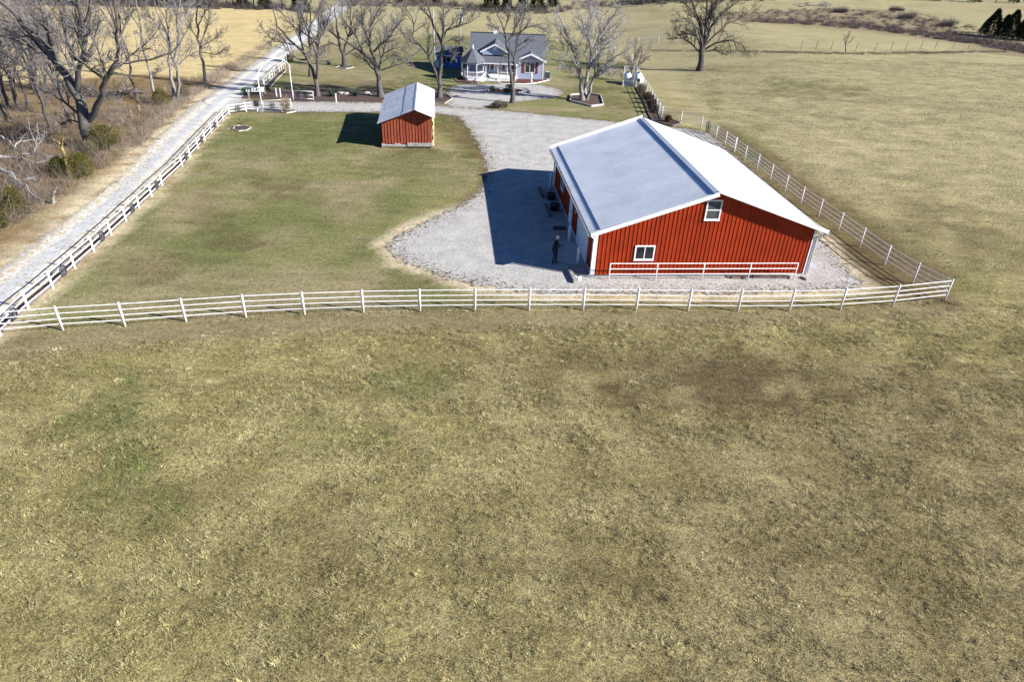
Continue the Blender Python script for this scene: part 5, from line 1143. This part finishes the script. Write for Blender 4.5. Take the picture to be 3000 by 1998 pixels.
fallen('long pale fallen limb lying down the slope to the road', g6, [([(0, 810), (130, 880), (250, 960), (350, 1040), (430, 1140), (540, 1240)], .10, .02), ([(120, 870), (150, 930), (170, 960)], .04, .01), ([(250, 960), (330, 930), (420, 900)], .04, .01)], 82)
fallen('pale fallen limb above the long one', g6, [([(0, 660), (140, 670), (280, 690), (370, 710), (460, 790), (530, 835)], .09, .02), ([(280, 690), (260, 640), (300, 600)], .04, .01), ([(420, 740), (560, 700), (660, 690)], .03, .01)], 83)
fallen('tangled pale fallen branches near the snag', g6, [([(20, 420), (120, 470), (180, 560), (280, 570)], .08, .02), ([(180, 560), (190, 500), (260, 470), (400, 450), (560, 420)], .06, .015), ([(410, 610), (440, 520), (520, 410), (640, 330)], .05, .015), ([(280, 630), (420, 620), (560, 640), (680, 690)], .05, .012)], 84, .6)
# small trees elsewhere
R5f = reg(2300, 0, 700 / 2350)
traced('little bare tree by the far wire fence', R5f, (597, 515), [([(597, 515), (597, 440), (605, 380), (630, 310)], .10, .03), ([(597, 450), (640, 420), (670, 370)], .04, .01), ([(597, 450), (580, 410), (590, 350)], .04, .01), ([(600, 430), (620, 370), (650, 320)], .04, .01)], 85, bark='bark_dark', twig='bark_dark', n=(7, 5, 4))
traced('dwarf bare tree in the tiny lawn bed', R1, (2225, 1178), [([(2225, 1178), (2215, 1150), (2190, 1130), (2150, 1120)], .05, .015), ([(2216, 1152), (2240, 1120), (2270, 1100)], .025, .008), ([(2216, 1150), (2205, 1110), (2190, 1090)], .025, .008)], 86, bark='bark_dark', twig='bark_dark', n=(5, 4, 4))

# ------------------------------------------------------------------ shrubs
def leaf_cloud(n, rad, seed, colours, size=(.05, .14), outward=.6, lobes=7, taper=None, hollow=.45, flat=1.0):
    rng = np.random.default_rng(seed); L = nrm(rng.normal(size=(lobes, 3)))
    d = nrm(rng.normal(size=(n, 3))); bumpy = .60 + .62 * np.max(np.clip(d @ L.T, 0, 1) ** 3, axis=1) * rng.uniform(.7, 1.2, n)
    rr = (hollow + (1 - hollow) * rng.random(n) ** .6) * bumpy; p = d * rr[:, None]
    if taper: k = (p[:, 2] + 1) / 2; p[:, :2] *= (1.15 - taper * np.clip(k, 0, 1))[:, None]
    p = p * np.array(rad); p[:, 2] += rad[2] * .92; p[:, 2] = np.maximum(p[:, 2], .03)
    o = nrm(d * outward + rng.normal(size=(n, 3)) * .6 + np.array([0, 0, .25])); s = nrm(np.cross(o, rng.normal(size=(n, 3))))
    ln = rng.uniform(*size, n)[:, None]; wd = ln * rng.uniform(.22, .45, n)[:, None]
    V = np.stack([p - s * wd / 2, p + s * wd / 2, p + o * ln], 1).reshape(-1, 3); F = np.arange(3 * n).reshape(-1, 3)
    c = np.array(colours)[rng.integers(0, len(colours), n)] * rng.uniform(.7, 1.3, (n, 1)); return V, F, np.repeat(c, 3, axis=0)
def stems(n, rad, seed, r=.012):
    rng = np.random.default_rng(seed); a = rng.random(n) * 6.28; q = rng.uniform(.3, .95, n); P = np.zeros((n, 4, 3))
    for k in range(4):
        t = k / 3; P[:, k, 0] = np.cos(a) * rad[0] * q * t ** 1.2; P[:, k, 1] = np.sin(a) * rad[1] * q * t ** 1.2; P[:, k, 2] = rad[2] * 1.7 * t * (1.1 - .5 * q) - .05 * (k == 0)
    return tubes(P, np.tile(np.linspace(r, r * .4, 4), (n, 1)), 4)
CED = [(.085, .085, .018), (.065, .072, .018), (.11, .095, .022), (.05, .05, .016), (.13, .10, .03)]; CEDD = [(.022, .032, .016), (.034, .044, .02), (.016, .024, .014)]
BOX = [(.045, .062, .016), (.06, .075, .02), (.035, .05, .014)]; BRN = [(.10, .07, .06), (.075, .05, .045), (.13, .09, .075)]; GRY = [(.17, .15, .12), (.13, .11, .09), (.22, .19, .15)]; DRY = [(.36, .28, .18), (.28, .21, .14), (.42, .34, .24)]; ORG = [(.20, .10, .03), (.14, .075, .025), (.10, .08, .03)]; YGR = [(.10, .11, .02), (.07, .085, .02), (.14, .13, .03)]; YUC = [(.05, .085, .045), (.07, .11, .06), (.035, .06, .035)]
def shrub(name, label, base, rad, n, cols, seed, cat='shrub', group=None, size=(.06, .16), twiggy=0, **kw):
    r = thing(name, label, cat, base, 0, group); V, F, C = leaf_cloud(n, rad, seed, cols, size, **kw); mobj('foliage', np_mesh('foliage', V, F, M['leaf'], colors=C), r)
    sv, sf = stems(10 + twiggy, rad, seed, .018); mobj('stems', np_mesh('stems', sv, sf, M['bark']), r); return r
shrub('cedar', 'large olive green cedar bush at the foot of the massive old tree', hit(R1(1000, 1385)), (1.3, 1.2, 1.15), 5200, CED, 101, 'cedar', taper=.45)
shrub('cedar', 'olive cedar bush right of the yellow snag', hit(g6(1000, 900)), (.95, .9, 1.0), 4200, CED, 102, 'cedar', taper=.4); shrub('cedar', 'darker cedar bush left of the yellow snag', hit(g6(740, 900)), (.9, .8, .9), 3600, CED[:4] + CEDD[:1], 103, 'cedar', taper=.4)
shrub('cedar', 'sparse brown-green cedar behind the snag bushes', hit(g6(1090, 660)), (.6, .6, .6), 1500, CED + GRY, 104, 'cedar'); shrub('cedar', 'rounded olive cedar on the sandy road bank', hit(g6(215, 1340)), (.75, .7, .85), 3400, CED, 105, 'cedar', taper=.5)
shrub('cedar', 'small olive cedar at the edge of the sandy bank', hit(g6(10, 1530)), (.6, .6, .7), 2400, CED, 106, 'cedar', taper=.4); shrub('cedar', 'bright olive cedar beside the thin pale trunk', hit(R1(1480, 965)), (.95, .9, .9), 3600, CED, 107, 'cedar', taper=.3)
shrub('cedar', 'dull cedar behind the double-trunked tree', hit(R1(1690, 905)), (.9, .8, .7), 2400, CED[:2] + GRY, 108, 'cedar')
for px, lb, s in (((945, 865), 'clipped box shrub at the left end of the island bed', .50), ((1145, 830), 'clipped box shrub at the back of the island bed', .48), ((1115, 880), 'clipped box shrub at the front of the island bed', .50)):
    shrub('clipped_shrub', lb, hit(R3(*px)), (s, s, s * .72), 2600, BOX, 110 + int(px[0]), 'shrub', 'clipped shrubs of the island bed', (.04, .09), hollow=.75, lobes=2)
shrub('shrub', 'round grey-brown shrub beside the lattice screen', hit(R3b(620, 750)), (.65, .6, .62), 2600, GRY, 121, twiggy=20); shrub('shrub', 'yellow-green shrub along the white fence', hit(R3b(745, 880)), (.62, .6, .5), 2600, YGR, 122)
shrub('shrub', 'upper dark purple-brown shrub along the white fence', hit(R3b(835, 980)), (.6, .55, .55), 2400, BRN, 123, twiggy=20); shrub('shrub', 'middle purple-brown shrub along the white fence', hit(R3b(865, 1090)), (.6, .5, .55), 2400, BRN, 124, twiggy=20); shrub('shrub', 'lower purple-brown shrub along the white fence', hit(R3b(905, 1190)), (.6, .5, .55), 2400, BRN + GRY[:1], 125, twiggy=20)
shrub('shrub', 'small orange-brown shrub in the mulch behind the barn', hit(R3b(1220, 1390)), (.38, .38, .36), 1600, ORG, 126); shrub('shrub', 'pale dry flowering shrub by the entrance gate', hit(Z2(1095, 1395)), (.62, .6, .75), 2600, DRY, 127, twiggy=24, size=(.05, .12))
shrub('shrub', 'low round brown shrub in front of the slender forked tree', hit(R3(1010, 1045)), (.75, .65, .4), 2400, BRN + GRY, 128, twiggy=20); shrub('shrub', 'small low shrub next to the slender forked tree trunk', hit(R3(1090, 1040)), (.45, .4, .3), 1200, GRY, 129, twiggy=10)
shrub('shrub', 'bushy green shrub at the top of the fence bed', hit(Z2(1170, 260)), (.75, .7, .6), 2200, BOX + YUC, 130); shrub('shrub', 'dark green shrub at the foot of the number board', hit(ZS(720, 960)), (.7, .6, .6), 2200, BOX + YUC, 131); shrub('shrub', 'dark green shrub beside the mailbox', hit(ZS(330, 960)), (.6, .5, .4), 1500, BOX + YUC, 132); shrub('shrub', 'low leafy shrub behind the white corner post', hit(ZS(880, 880)), (.5, .5, .3), 1200, BOX + YUC, 133)
shrub('shrub', 'brown winter shrub beside the turret steps', hit(reg(1330, 80, .12755)(200, 1215)), (.4, .4, .35), 900, BRN, 134, twiggy=12)
def yucca(px, s, label, seed):
    rng = np.random.default_rng(seed); n = 150; a = rng.random(n) * 6.28; e = rng.uniform(.15, 1.45, n); o = np.stack([np.cos(a) * np.cos(e), np.sin(a) * np.cos(e), np.sin(e)], -1); sd_ = nrm(np.cross(o, np.array([0, 0, 1.])))
    ln = s * rng.uniform(.75, 1.1, n)[:, None]; w_ = .035 * s; p = o * .05; V = np.stack([p - sd_ * w_, p + sd_ * w_, p + o * ln], 1).reshape(-1, 3)
    C = np.repeat(np.array(YUC)[rng.integers(0, 3, n)] * rng.uniform(.7, 1.5, (n, 1)), 3, axis=0); r = thing('yucca', label, 'yucca', hit(px), 0, 'yuccas along the driveway')
    mobj('leaves', np_mesh('leaves', V, np.arange(3 * n).reshape(-1, 3), M['leaf'], colors=C), r); MB().lathe([(.07 * s, -.05), (.05 * s, .12 * s)], 8).build('stem', 'bark', r)
yucca(R2(775, 1100), .75, 'spiky yucca beside the open gate wheels', 1); yucca(R2(1065, 1115), .95, 'spiky yucca next to the lone pale post', 2); yucca(R2(1345, 1110), .85, 'spiky yucca nearest the tree behind the shed', 3); yucca(R2(700, 1085), .6, 'small yucca next to the tall arch post', 4)
# cedars at the far right and evergreen row
def conifer(base, h, seed, label, group='dark cedars beyond the pasture', cols=CEDD + [(.045, .055, .025)], wr=.42):
    rng = np.random.default_rng(seed); n = 3600; t = rng.random(n) ** .75; a = rng.random(n) * 6.28; rad = wr * h * (1 - t) ** .8 * (.40 + .60 * rng.random(n)) * (.72 + .62 * vnoise(a * 1.6 + seed * 3.1, t * 11 + seed)); p = np.stack([np.cos(a) * rad, np.sin(a) * rad, h * (.03 + .97 * t)], -1)
    o = nrm(np.stack([np.cos(a), np.sin(a), rng.uniform(-.3, .8, n)], -1) + rng.normal(size=(n, 3)) * .3); s = nrm(np.cross(o, rng.normal(size=(n, 3)))); ln = h * rng.uniform(.04, .09, n)[:, None]; V = np.stack([p - s * ln * .25, p + s * ln * .25, p + o * ln], 1).reshape(-1, 3)
    C = np.repeat(np.array(cols)[rng.integers(0, len(cols), n)] * rng.uniform(.7, 1.4, (n, 1)), 3, axis=0); r = thing('cedar_tree', label, 'cedar', base, 0, group)
    mobj('crown', np_mesh('crown', V, np.arange(3 * n).reshape(-1, 3), M['leaf'], colors=C), r); MB().tube([(0, 0, -.3), (0, 0, h * .8)], [.03 * h, .005 * h], 7).build('trunk', 'bark_dark', r)
for k, (p, h) in enumerate((((2010, 360), 6.2), ((2120, 375), 5.2), ((2190, 385), 6.4), ((2290, 400), 4.8), ((2360, 405), 6.4), ((1950, 330), 3.4), ((2440, 410), 6))):
    conifer(hit(R5f(*p)), h, 200 + k, 'dark evergreen cedar in the clump beyond the right-hand pasture')
# brush: many thin stems, uncountable
def brush(name, label, spots, seed, n=60, h=(.5, 1.6), w=.03, cols=((.16, .13, .105), (.20, .165, .13), (.11, .085, .07)), lean=.8):
    rng = np.random.default_rng(seed); V = []; C = []
    S = np.array([[s.x, s.y, s.z] for s in spots]); k = len(S); base = np.repeat(S, n, axis=0); base[:, :2] += rng.normal(size=(k * n, 2)) * .35
    sc = np.repeat(rng.uniform(.6, 1.3, k), n)[:, None]
    o = nrm(np.stack([rng.normal(size=k * n) * lean, rng.normal(size=k * n) * lean, np.ones(k * n)], -1)); ln = rng.uniform(*h, (k * n, 1)) * sc; s = nrm(np.cross(o, rng.normal(size=(k * n, 3))))
    mid = base + o * ln * .55; o2 = nrm(o + rng.normal(size=o.shape) * .35)
    V = np.stack([base - s * w / 2, base + s * w / 2, mid + o2 * ln * .45], 1).reshape(-1, 3)
    C = np.repeat(np.array(cols)[rng.integers(0, len(cols), k * n)] * rng.uniform(.7, 1.4, (k * n, 1)), 3, axis=0)
    return tag(mobj(name, np_mesh(name, V, np.arange(len(V)).reshape(-1, 3), M['leaf'], colors=C)), label, kind='stuff')
def in_px(poly, n, seed):
    rng = np.random.default_rng(seed); P = np.array(poly, float); lo, hi = P.min(0), P.max(0); out = []
    while len(out) < n:
        q = rng.uniform(lo, hi, (n * 3, 2)); s = sdist(q[:, 0], q[:, 1], P); out += [tuple(a) for a in q[s > 0]]
    return [G(*a) for a in out[:n]]
brush('brush', 'tangled grey-brown undergrowth under the bare woods', in_px([(-150, 230), (200, 205), (420, 205), (440, 235), (330, 330), (250, 380), (160, 440), (60, 500), (-150, 620)], 520, 1), 1, 46, (.5, 2.1), .018, lean=.8)
brush('roadside_brush', 'dry grass and brush along the road bank', in_px([(300, 345), (340, 310), (400, 255), (440, 225), (520, 175), (580, 135), (640, 95), (655, 75), (620, 95), (540, 140), (470, 185), (420, 225), (330, 300)], 380, 2), 2, 50, (.25, .8), .018, ((.26, .21, .16), (.20, .165, .13), (.32, .26, .19)), 1.0)
brush('distant_brush', 'dark purple-brown brush in the swale beyond the pasture', in_px([(1640, 45), (1740, 54), (1850, 58), (2000, 68), (2200, 96), (2354, 118), (2354, 98), (2230, 60), (2100, 30), (1900, 20), (1740, 24), (1640, 34)], 620, 3), 3, 34, (.4, 1.4), .05, ((.12, .09, .085), (.15, .12, .105), (.10, .075, .075)), .9)
brush('distant_brush', 'dark brush along the near edge of the swale', in_px([(1740, 52), (1850, 58), (2000, 70), (2200, 98), (2380, 128), (2380, 112), (2200, 84), (2000, 58), (1850, 48), (1740, 44)], 420, 4), 4, 40, (.5, 1.4), .05, ((.11, .085, .08), (.14, .11, .10)), .9)
brush('fence_line_grass', 'tall dry grass along the far wire fence', in_px([(1500, 116), (1700, 117), (1955, 123), (2080, 121), (2354, 117), (2354, 121), (2080, 126), (1955, 127), (1700, 121), (1500, 119)], 420, 5), 5, 24, (.2, .6), .04, ((.22, .18, .12), (.15, .12, .08), (.28, .23, .15)), 1.2)
brush('tree_line_brush', 'dark brush under the distant tree line', in_px([(-120, 2), (300, 5), (640, 14), (720, 22), (735, 34), (640, 25), (300, 18), (-120, 13)], 420, 6), 6, 44, (.8, 2.6), .06, ((.075, .06, .058), (.11, .09, .085), (.05, .045, .045)), .7)
brush('tree_line_brush', 'dark brush behind the far field', in_px([(780, 4), (1000, 4), (1120, 16), (1240, 20), (1300, 6), (1560, 2), (1780, -4), (1780, 3), (1560, 9), (1420, 14), (1260, 34), (1130, 33), (1000, 18), (780, 16)], 420, 7), 7, 44, (.8, 2.6), .06, ((.075, .06, .058), (.11, .09, .085), (.16, .13, .12)), .7)
# distant tree line: a few grown trees repeated as individuals
protos = []
for k in range(4):
    t, c = tree_meshes(grown(9 + k, 300 + k, .4, 7, .17), 320 + k, n=(9, 7, 8)); protos.append((np_mesh('trunk', *t, M[('bark', 'bark_dark')[k % 2]], True), np_mesh('crown', *c, M[('twig', 'bark')[k % 2]])))
def copy_tree(base, k, s, rz, label, group):
    r = thing('bare_tree', label, 'tree', base, rz, group); r.scale = (s, s, s); mobj('trunk', protos[k][0], r); mobj('crown', protos[k][1], r)
rt = random.Random(3)
for i in range(34):
    x = -160 + i * 26 + rt.uniform(-9, 9); y = 11 + .014 * x + rt.uniform(-7, 3)
    copy_tree(G(x, y), i % 4, rt.uniform(.8, 1.15), rt.random() * 6, 'bare tree in the line behind the golden field', 'tree line behind the golden field')
for i in range(24):
    x = 720 + i * 38 + rt.uniform(-12, 12); y = 8 + rt.uniform(-7, 5) + (16 if 1110 < x < 1260 else 0)
    copy_tree(G(x, y), i % 4, rt.uniform(.8, 1.1), rt.random() * 6, 'bare tree in the line behind the far field', 'tree line behind the far field')
for i in range(16):
    x = 1640 + i * 50 + rt.uniform(-14, 14); y = 1 + .012 * (x - 1640) + rt.uniform(-7, 0)
    copy_tree(G(x, y), i % 4, rt.uniform(.7, 1.0), rt.random() * 6, 'bare tree on the skyline side of the right-hand fields', 'tree line behind the right-hand fields')
for k, (x, y) in enumerate(((330, 12), (380, 14), (440, 15), (490, 17), (40, 8), (150, 10), (560, 19), (610, 21), (690, 24), (920, 9), (960, 11), (1005, 12), (1130, 26), (1165, 28), (1200, 29), (1235, 26), (1270, 18), (1520, 5), (1560, 4), (1620, 3), (1680, 1), (1960, -1), (2060, 1), (2150, 4), (2240, 7), (2330, 9))):
    conifer(G(x, y), rt.uniform(5, 8), 230 + k, 'dark evergreen standing in the distant tree line', 'evergreens of the distant tree line', CEDD + [(.03, .045, .02)], .34)
for k, p in enumerate(((2080, 45), (1930, 30), (2170, 62), (2060, 26))):
    brush('bush', 'rounded purple-grey bush clump in the swale', [G(p[0] + dx, p[1]) for dx in (-12, -6, 0, 6, 12)], 30 + k, 220, (1.2, 3.2), .05, ((.10, .08, .085), (.13, .105, .105)), .8)
# brush pile by the far field
brush('brush_pile', 'grey heap of cut branches at the far field edge', in_px([(1825, 10), (1900, 8), (1925, 14), (1900, 17), (1830, 17)], 26, 9), 9, 60, (.5, 1.6), .07, ((.30, .28, .27), (.22, .2, .19)), 2.5)

# ------------------------------------------------------------------ grass blades
def blades(name, label, x, y, ln, wd, seed, lean=(.5, 1.5), comb=None, bright=1.0, dark=.22, straw=.25):
    rng = np.random.default_rng(seed); n = len(x); z = terrain(x, y); c, g = cover(x, y)
    a = rng.random(n) * 6.283 if comb is None else comb + rng.normal(size=n) * 1.0
    e = rng.uniform(*lean, n); o = np.stack([np.cos(a) * np.sin(e), np.sin(a) * np.sin(e), np.cos(e)], -1); sd_ = np.stack([-np.sin(a), np.cos(a), np.zeros(n)], -1)
    l_ = (ln * rng.uniform(.45, 1.35, n))[:, None]; w_ = (wd * rng.uniform(.6, 1.4, n))[:, None]; p = np.stack([x, y, z - .01], -1)
    V = np.stack([p - sd_ * w_ / 2, p + sd_ * w_ / 2, p + o * l_], 1).reshape(-1, 3)
    k = rng.random(n); lum = rng.lognormal(0, .32, n)
    col = c * lum[:, None] * bright
    st = k < straw; col[st] = np.array(sunlit(214, 200, 148)) * rng.uniform(.6, 1.15, (st.sum(), 1))
    dk = (k > 1 - dark); col[dk] *= np.array([.42, .40, .36])
    gr = (k > .3) & (k < .3 + .4 * g); col[gr] = np.array(sunlit(112, 126, 58)) * rng.uniform(.6, 1.3, (gr.sum(), 1))
    rd = (k > .72) & (k < .75); col[rd] = np.array(sunlit(150, 112, 74)) * rng.uniform(.7, 1.2, (rd.sum(), 1))
    return tag(mobj(name, np_mesh(name, V, np.arange(3 * n).reshape(-1, 3), M['blade'], colors=np.repeat(np.clip(col, .003, .8), 3, axis=0))), label, kind='stuff')
def scatter(poly, dens, seed, clump=.0, size=.6, cs=5):
    rng = np.random.default_rng(seed); lo, hi = poly.min(0), poly.max(0); n = int((hi[0] - lo[0]) * (hi[1] - lo[1]) * dens); q = rng.uniform(lo, hi, (n, 2)); q = q[sdist(q[:, 0], q[:, 1], poly) > 0]
    if clump:
        w_ = fbm(q[:, 0], q[:, 1], size, 3, cs); q = q[rng.random(len(q)) < np.clip(.5 + clump * (w_ - .5) * 4, .05, 1)]
    return q[:, 0], q[:, 1]
def tussocks(name, label, poly, dens, nb, sig, ln, wd, seed, comb=None, avoid=None, clump=1.0, spread=.2, mound=.02):
    rng = np.random.default_rng(seed); cx, cy = scatter(poly, dens * 1.6, seed + 50, clump, 1.3, 9)
    if avoid is not None: k = sdist(cx, cy, avoid) < .1 + .5 * rng.random(len(cx)); cx, cy = cx[k], cy[k]
    cover(cx, cy); k = rng.random(len(cx)) > .9 * cover.bare; cx, cy = cx[k], cy[k]
    n = len(cx); c, g = cover(cx, cy); dens_b = fbm(cx, cy, .9, 2, 15)
    hue = rng.random(n); tone = rng.lognormal(.12, spread, n)[:, None]
    col = np.where((hue < .55)[:, None], c * .6 + .4 * np.array(sunlit(194, 182, 134)), np.where((hue < .80)[:, None], c * 1.05, c * .5 + .5 * np.array(sunlit(132, 134, 94))))
    gr = (rng.random(n) < g * .8); col[gr] = np.array(sunlit(120, 130, 74)); col = col * tone
    lean_a = (rng.random(n) * 6.283 if comb is None else comb + rng.normal(size=n) * .9); size = rng.uniform(.6, 1.45, n)
    rep = lambda v: np.repeat(v, nb, axis=0)
    dx = rng.normal(size=n * nb); dy = rng.normal(size=n * nb); s = rep(size) * sig
    x = rep(cx) + dx * s; y = rep(cy) + dy * s; rad = np.hypot(dx, dy)
    ox = dx / (rad + .3) * .7 + np.cos(rep(lean_a)) * .8 + rng.normal(size=n * nb) * .35; oy = dy / (rad + .3) * .7 + np.sin(rep(lean_a)) * .8 + rng.normal(size=n * nb) * .35; oz = rng.uniform(.12, 1.1, n * nb)
    o = nrm(np.stack([ox, oy, oz], -1)); sd_ = nrm(np.stack([-oy, ox, np.zeros_like(ox)], -1))
    l_ = (ln * rep(size) * rng.uniform(.5, 1.25, n * nb))[:, None]; w_ = (wd * rng.uniform(.6, 1.4, n * nb))[:, None]; p = np.stack([x, y, terrain(x, y) + mound * rep(size) * (1.5 - rad).clip(0)], -1)
    V = np.stack([p - sd_ * w_ / 2, p + sd_ * w_ / 2, p + o * l_], 1).reshape(-1, 3); C = rep(col) * rng.lognormal(0, .25, (n * nb, 1))
    return tag(mobj(name, np_mesh(name, V, np.arange(len(V)).reshape(-1, 3), M['blade'], colors=np.repeat(np.clip(C, .003, .8), 3, axis=0))), label, kind='stuff')
FRONT = poly_w([(-60, 1640), (2420, 1640), (2420, 700), (2230, 700), (2172, 690), (1935, 712), (1698, 717), (1460, 713), (1215, 713), (965, 716), (700, 723), (425, 740), (143, 759), (-60, 790)])
x, y = scatter(FRONT, 640, 1, .5, .25)
blades('pasture_grass', 'rough dry pasture grass below the white pipe fence', x, y, .055, .013, 1, (.35, 1.4), bright=.95, straw=.15, dark=.42)
tussocks('pasture_tussocks', 'taller straw tussocks in the rough pasture', FRONT, 26, 31, .085, .088, .0115, 2, avoid=STRIP, clump=.5, spread=.27, mound=.055)
RIGHT = poly_w([(2420, 700), (2250, 690), (2110, 590), (2010, 520), (1890, 435), (1770, 350), (1680, 290), (1560, 200), (1600, 150), (2420, 150)])
tussocks('matted_grass', 'long matted grass of the open pasture beside the fence', RIGHT, 6, 16, .30, .12, .022, 3, comb=R(-20), clump=.5, spread=.18, mound=.05)
x, y = scatter(LAWN, 260, 4, .7, .5); blades('lawn_grass', 'short patchy lawn grass between the road and the yard', x, y, .06, .026, 4, (.3, 1.3), straw=.16, dark=.2, bright=1.05)
x, y = scatter(poly_w([(-60, 770), (143, 758), (425, 740), (700, 722), (965, 714), (1215, 712), (1460, 712), (1698, 715), (1935, 711), (2172, 690), (2160, 682), (1900, 690), (1400, 690), (900, 700), (500, 715), (100, 740)]), 220, 5, .5, .6); blades('fence_grass', 'ragged grass growing along the foot of the pipe fence', x, y, .10, .02, 5, (.2, 1.1))
# ------------------------------------------------------------------ person with a drone controller
def person():
    base = hit((1623.7, 771.0)); r = thing('person', 'person in black jacket, dark jeans and pale cap holding a remote controller', 'person', base, R(-18))
    V = []; E = []; Rd = []
    def v(p, rad, par=None):
        V.append(p); Rd.append(rad); i = len(V) - 1
        if par is not None: E.append((par, i))
        return i
    pel = v((-.02, 0, .90), (.150, .115)); ab = v((-.01, 0, 1.04), (.140, .11), pel); chst = v((.02, 0, 1.24), (.165, .12), ab); nk0 = v((.04, 0, 1.40), (.085, .08), chst); nk = v((.07, 0, 1.46), (.052, .052), nk0); hd = v((.105, 0, 1.55), (.075, .085), nk); tp = v((.10, 0, 1.64), (.065, .07), hd)
    for s in (-1, 1):
        hip = v((-.02, s * .095, .84), (.095, .09), pel); kn = v((.035 + .04 * s, s * .11, .47), (.066, .062), hip); an = v((-.02 + .06 * s, s * .11, .09), (.046, .044), kn); he = v((-.03 + .06 * s, s * .11, .04), (.045, .038), an); to = v((.15 + .06 * s, s * .125, .035), (.042, .03), he)
        sh = v((.02, s * .185, 1.36), (.068, .068), chst); el = v((.06, s * .24, 1.09), (.052, .052), sh); wr = v((.26, s * .12, 1.07), (.036, .032), el); pa = v((.325, s * .095, 1.075), (.034, .022), wr)
        for k, (dy, L) in enumerate(((-.028, .068), (-.010, .078), (.010, .074), (.028, .058))):
            b = v((.365, s * .09 + dy, 1.085), (.009, .009), pa); c = v((.365 + L * .5, s * .075 + dy * .9, 1.08), (.0085, .0085), b); v((.365 + L * .75, s * .06 + dy * .9, 1.06), (.008, .008), c)
        th = v((.33, s * .06, 1.10), (.010, .010), pa); v((.37, s * .045, 1.12), (.009, .009), th)
    me = bpy.data.meshes.new('body'); me.from_pydata(V, E, []); o = bpy.data.objects.new('body', me); COL.objects.link(o)
    bpy.context.view_layer.objects.active = o
    md = o.modifiers.new('skin', 'SKIN'); md.use_smooth_shade = True
    for i, rr in enumerate(Rd): me.skin_vertices[0].data[i].radius = rr
    me.skin_vertices[0].data[0].use_root = True
    ss = o.modifiers.new('sub', 'SUBSURF'); ss.levels = 2; ss.render_levels = 2
    dg = bpy.context.evaluated_depsgraph_get(); m2 = bpy.data.meshes.new_from_object(o.evaluated_get(dg)); bpy.data.objects.remove(o)
    m2.name = 'body'; m2.materials.clear()
    for k, c in (('jacket', (.012, .012, .014)), ('jeans', (.025, .032, .075)), ('shoes', (.02, .018, .016)), ('skin', (.45, .26, .19))):
        M[k] = simple(k, c, .8, .25, 14, bmp=.2); m2.materials.append(M[k])
    for p in m2.polygons:
        c = p.center; p.use_smooth = True
        p.material_index = 3 if (c.z > 1.44 or (c.x > .285 and .98 < c.z < 1.2)) else 2 if c.z < .10 else 1 if c.z < .80 else 0
    mobj('body', m2, r)
    hem = MB(); hem.lathe([(.165, .74), (.17, .80), (.155, 1.0), (.15, 1.05)], 16, (-.015, 0, 0)); hem.build('jacket_hem', M['jacket'], r, True)
    hm = MB(); hm.lathe([(.098, 1.565), (.103, 1.61), (.094, 1.66), (.065, 1.695), (.02, 1.71)], 16, (.10, 0, 0)); hm.build('cap', simple('cap_grey', (.62, .61, .60), .9, .12, 12), r, True)
    MB().lathe([(.006, 0), (.016, .012), (.010, .036)], 8, (.192, 0, 1.545)).build('nose', M['skin'], r, True)
    for s in (-1, 1): MB().lathe([(.004, -.02), (.014, 0), (.004, .022)], 8, (.10, s * .085, 1.55)).build('ear', M['skin'], r, True)
    for s in (-1, 1): MB().lathe([(.001, -.007), (.009, 0), (.001, .007)], 8, (.178, s * .03, 1.575)).build('eye', 'black_plastic', r, True)
    MB().box(.183, .19, -.022, .022, 1.508, 1.516).build('mouth', 'shutter_red', r)
    rc = thing('remote_controller', 'small dark remote controller in the hands of the person', 'controller', base + Matrix.Rotation(R(-18), 3, 'Z') @ Vector((.385, 0, 1.085)), R(-18))
    MB().box(-.035, .045, -.085, .085, -.02, .02).build('case', 'dark_metal', rc, bevel=.01); MB().box(.03, .042, -.07, .07, .02, .10).build('screen', 'black_plastic', rc)
    for s in (-1, 1): MB().tube([(-.01, s * .05, .02), (-.01, s * .05, .045)], .006, 6).build('stick', 'black_plastic', rc)
person()
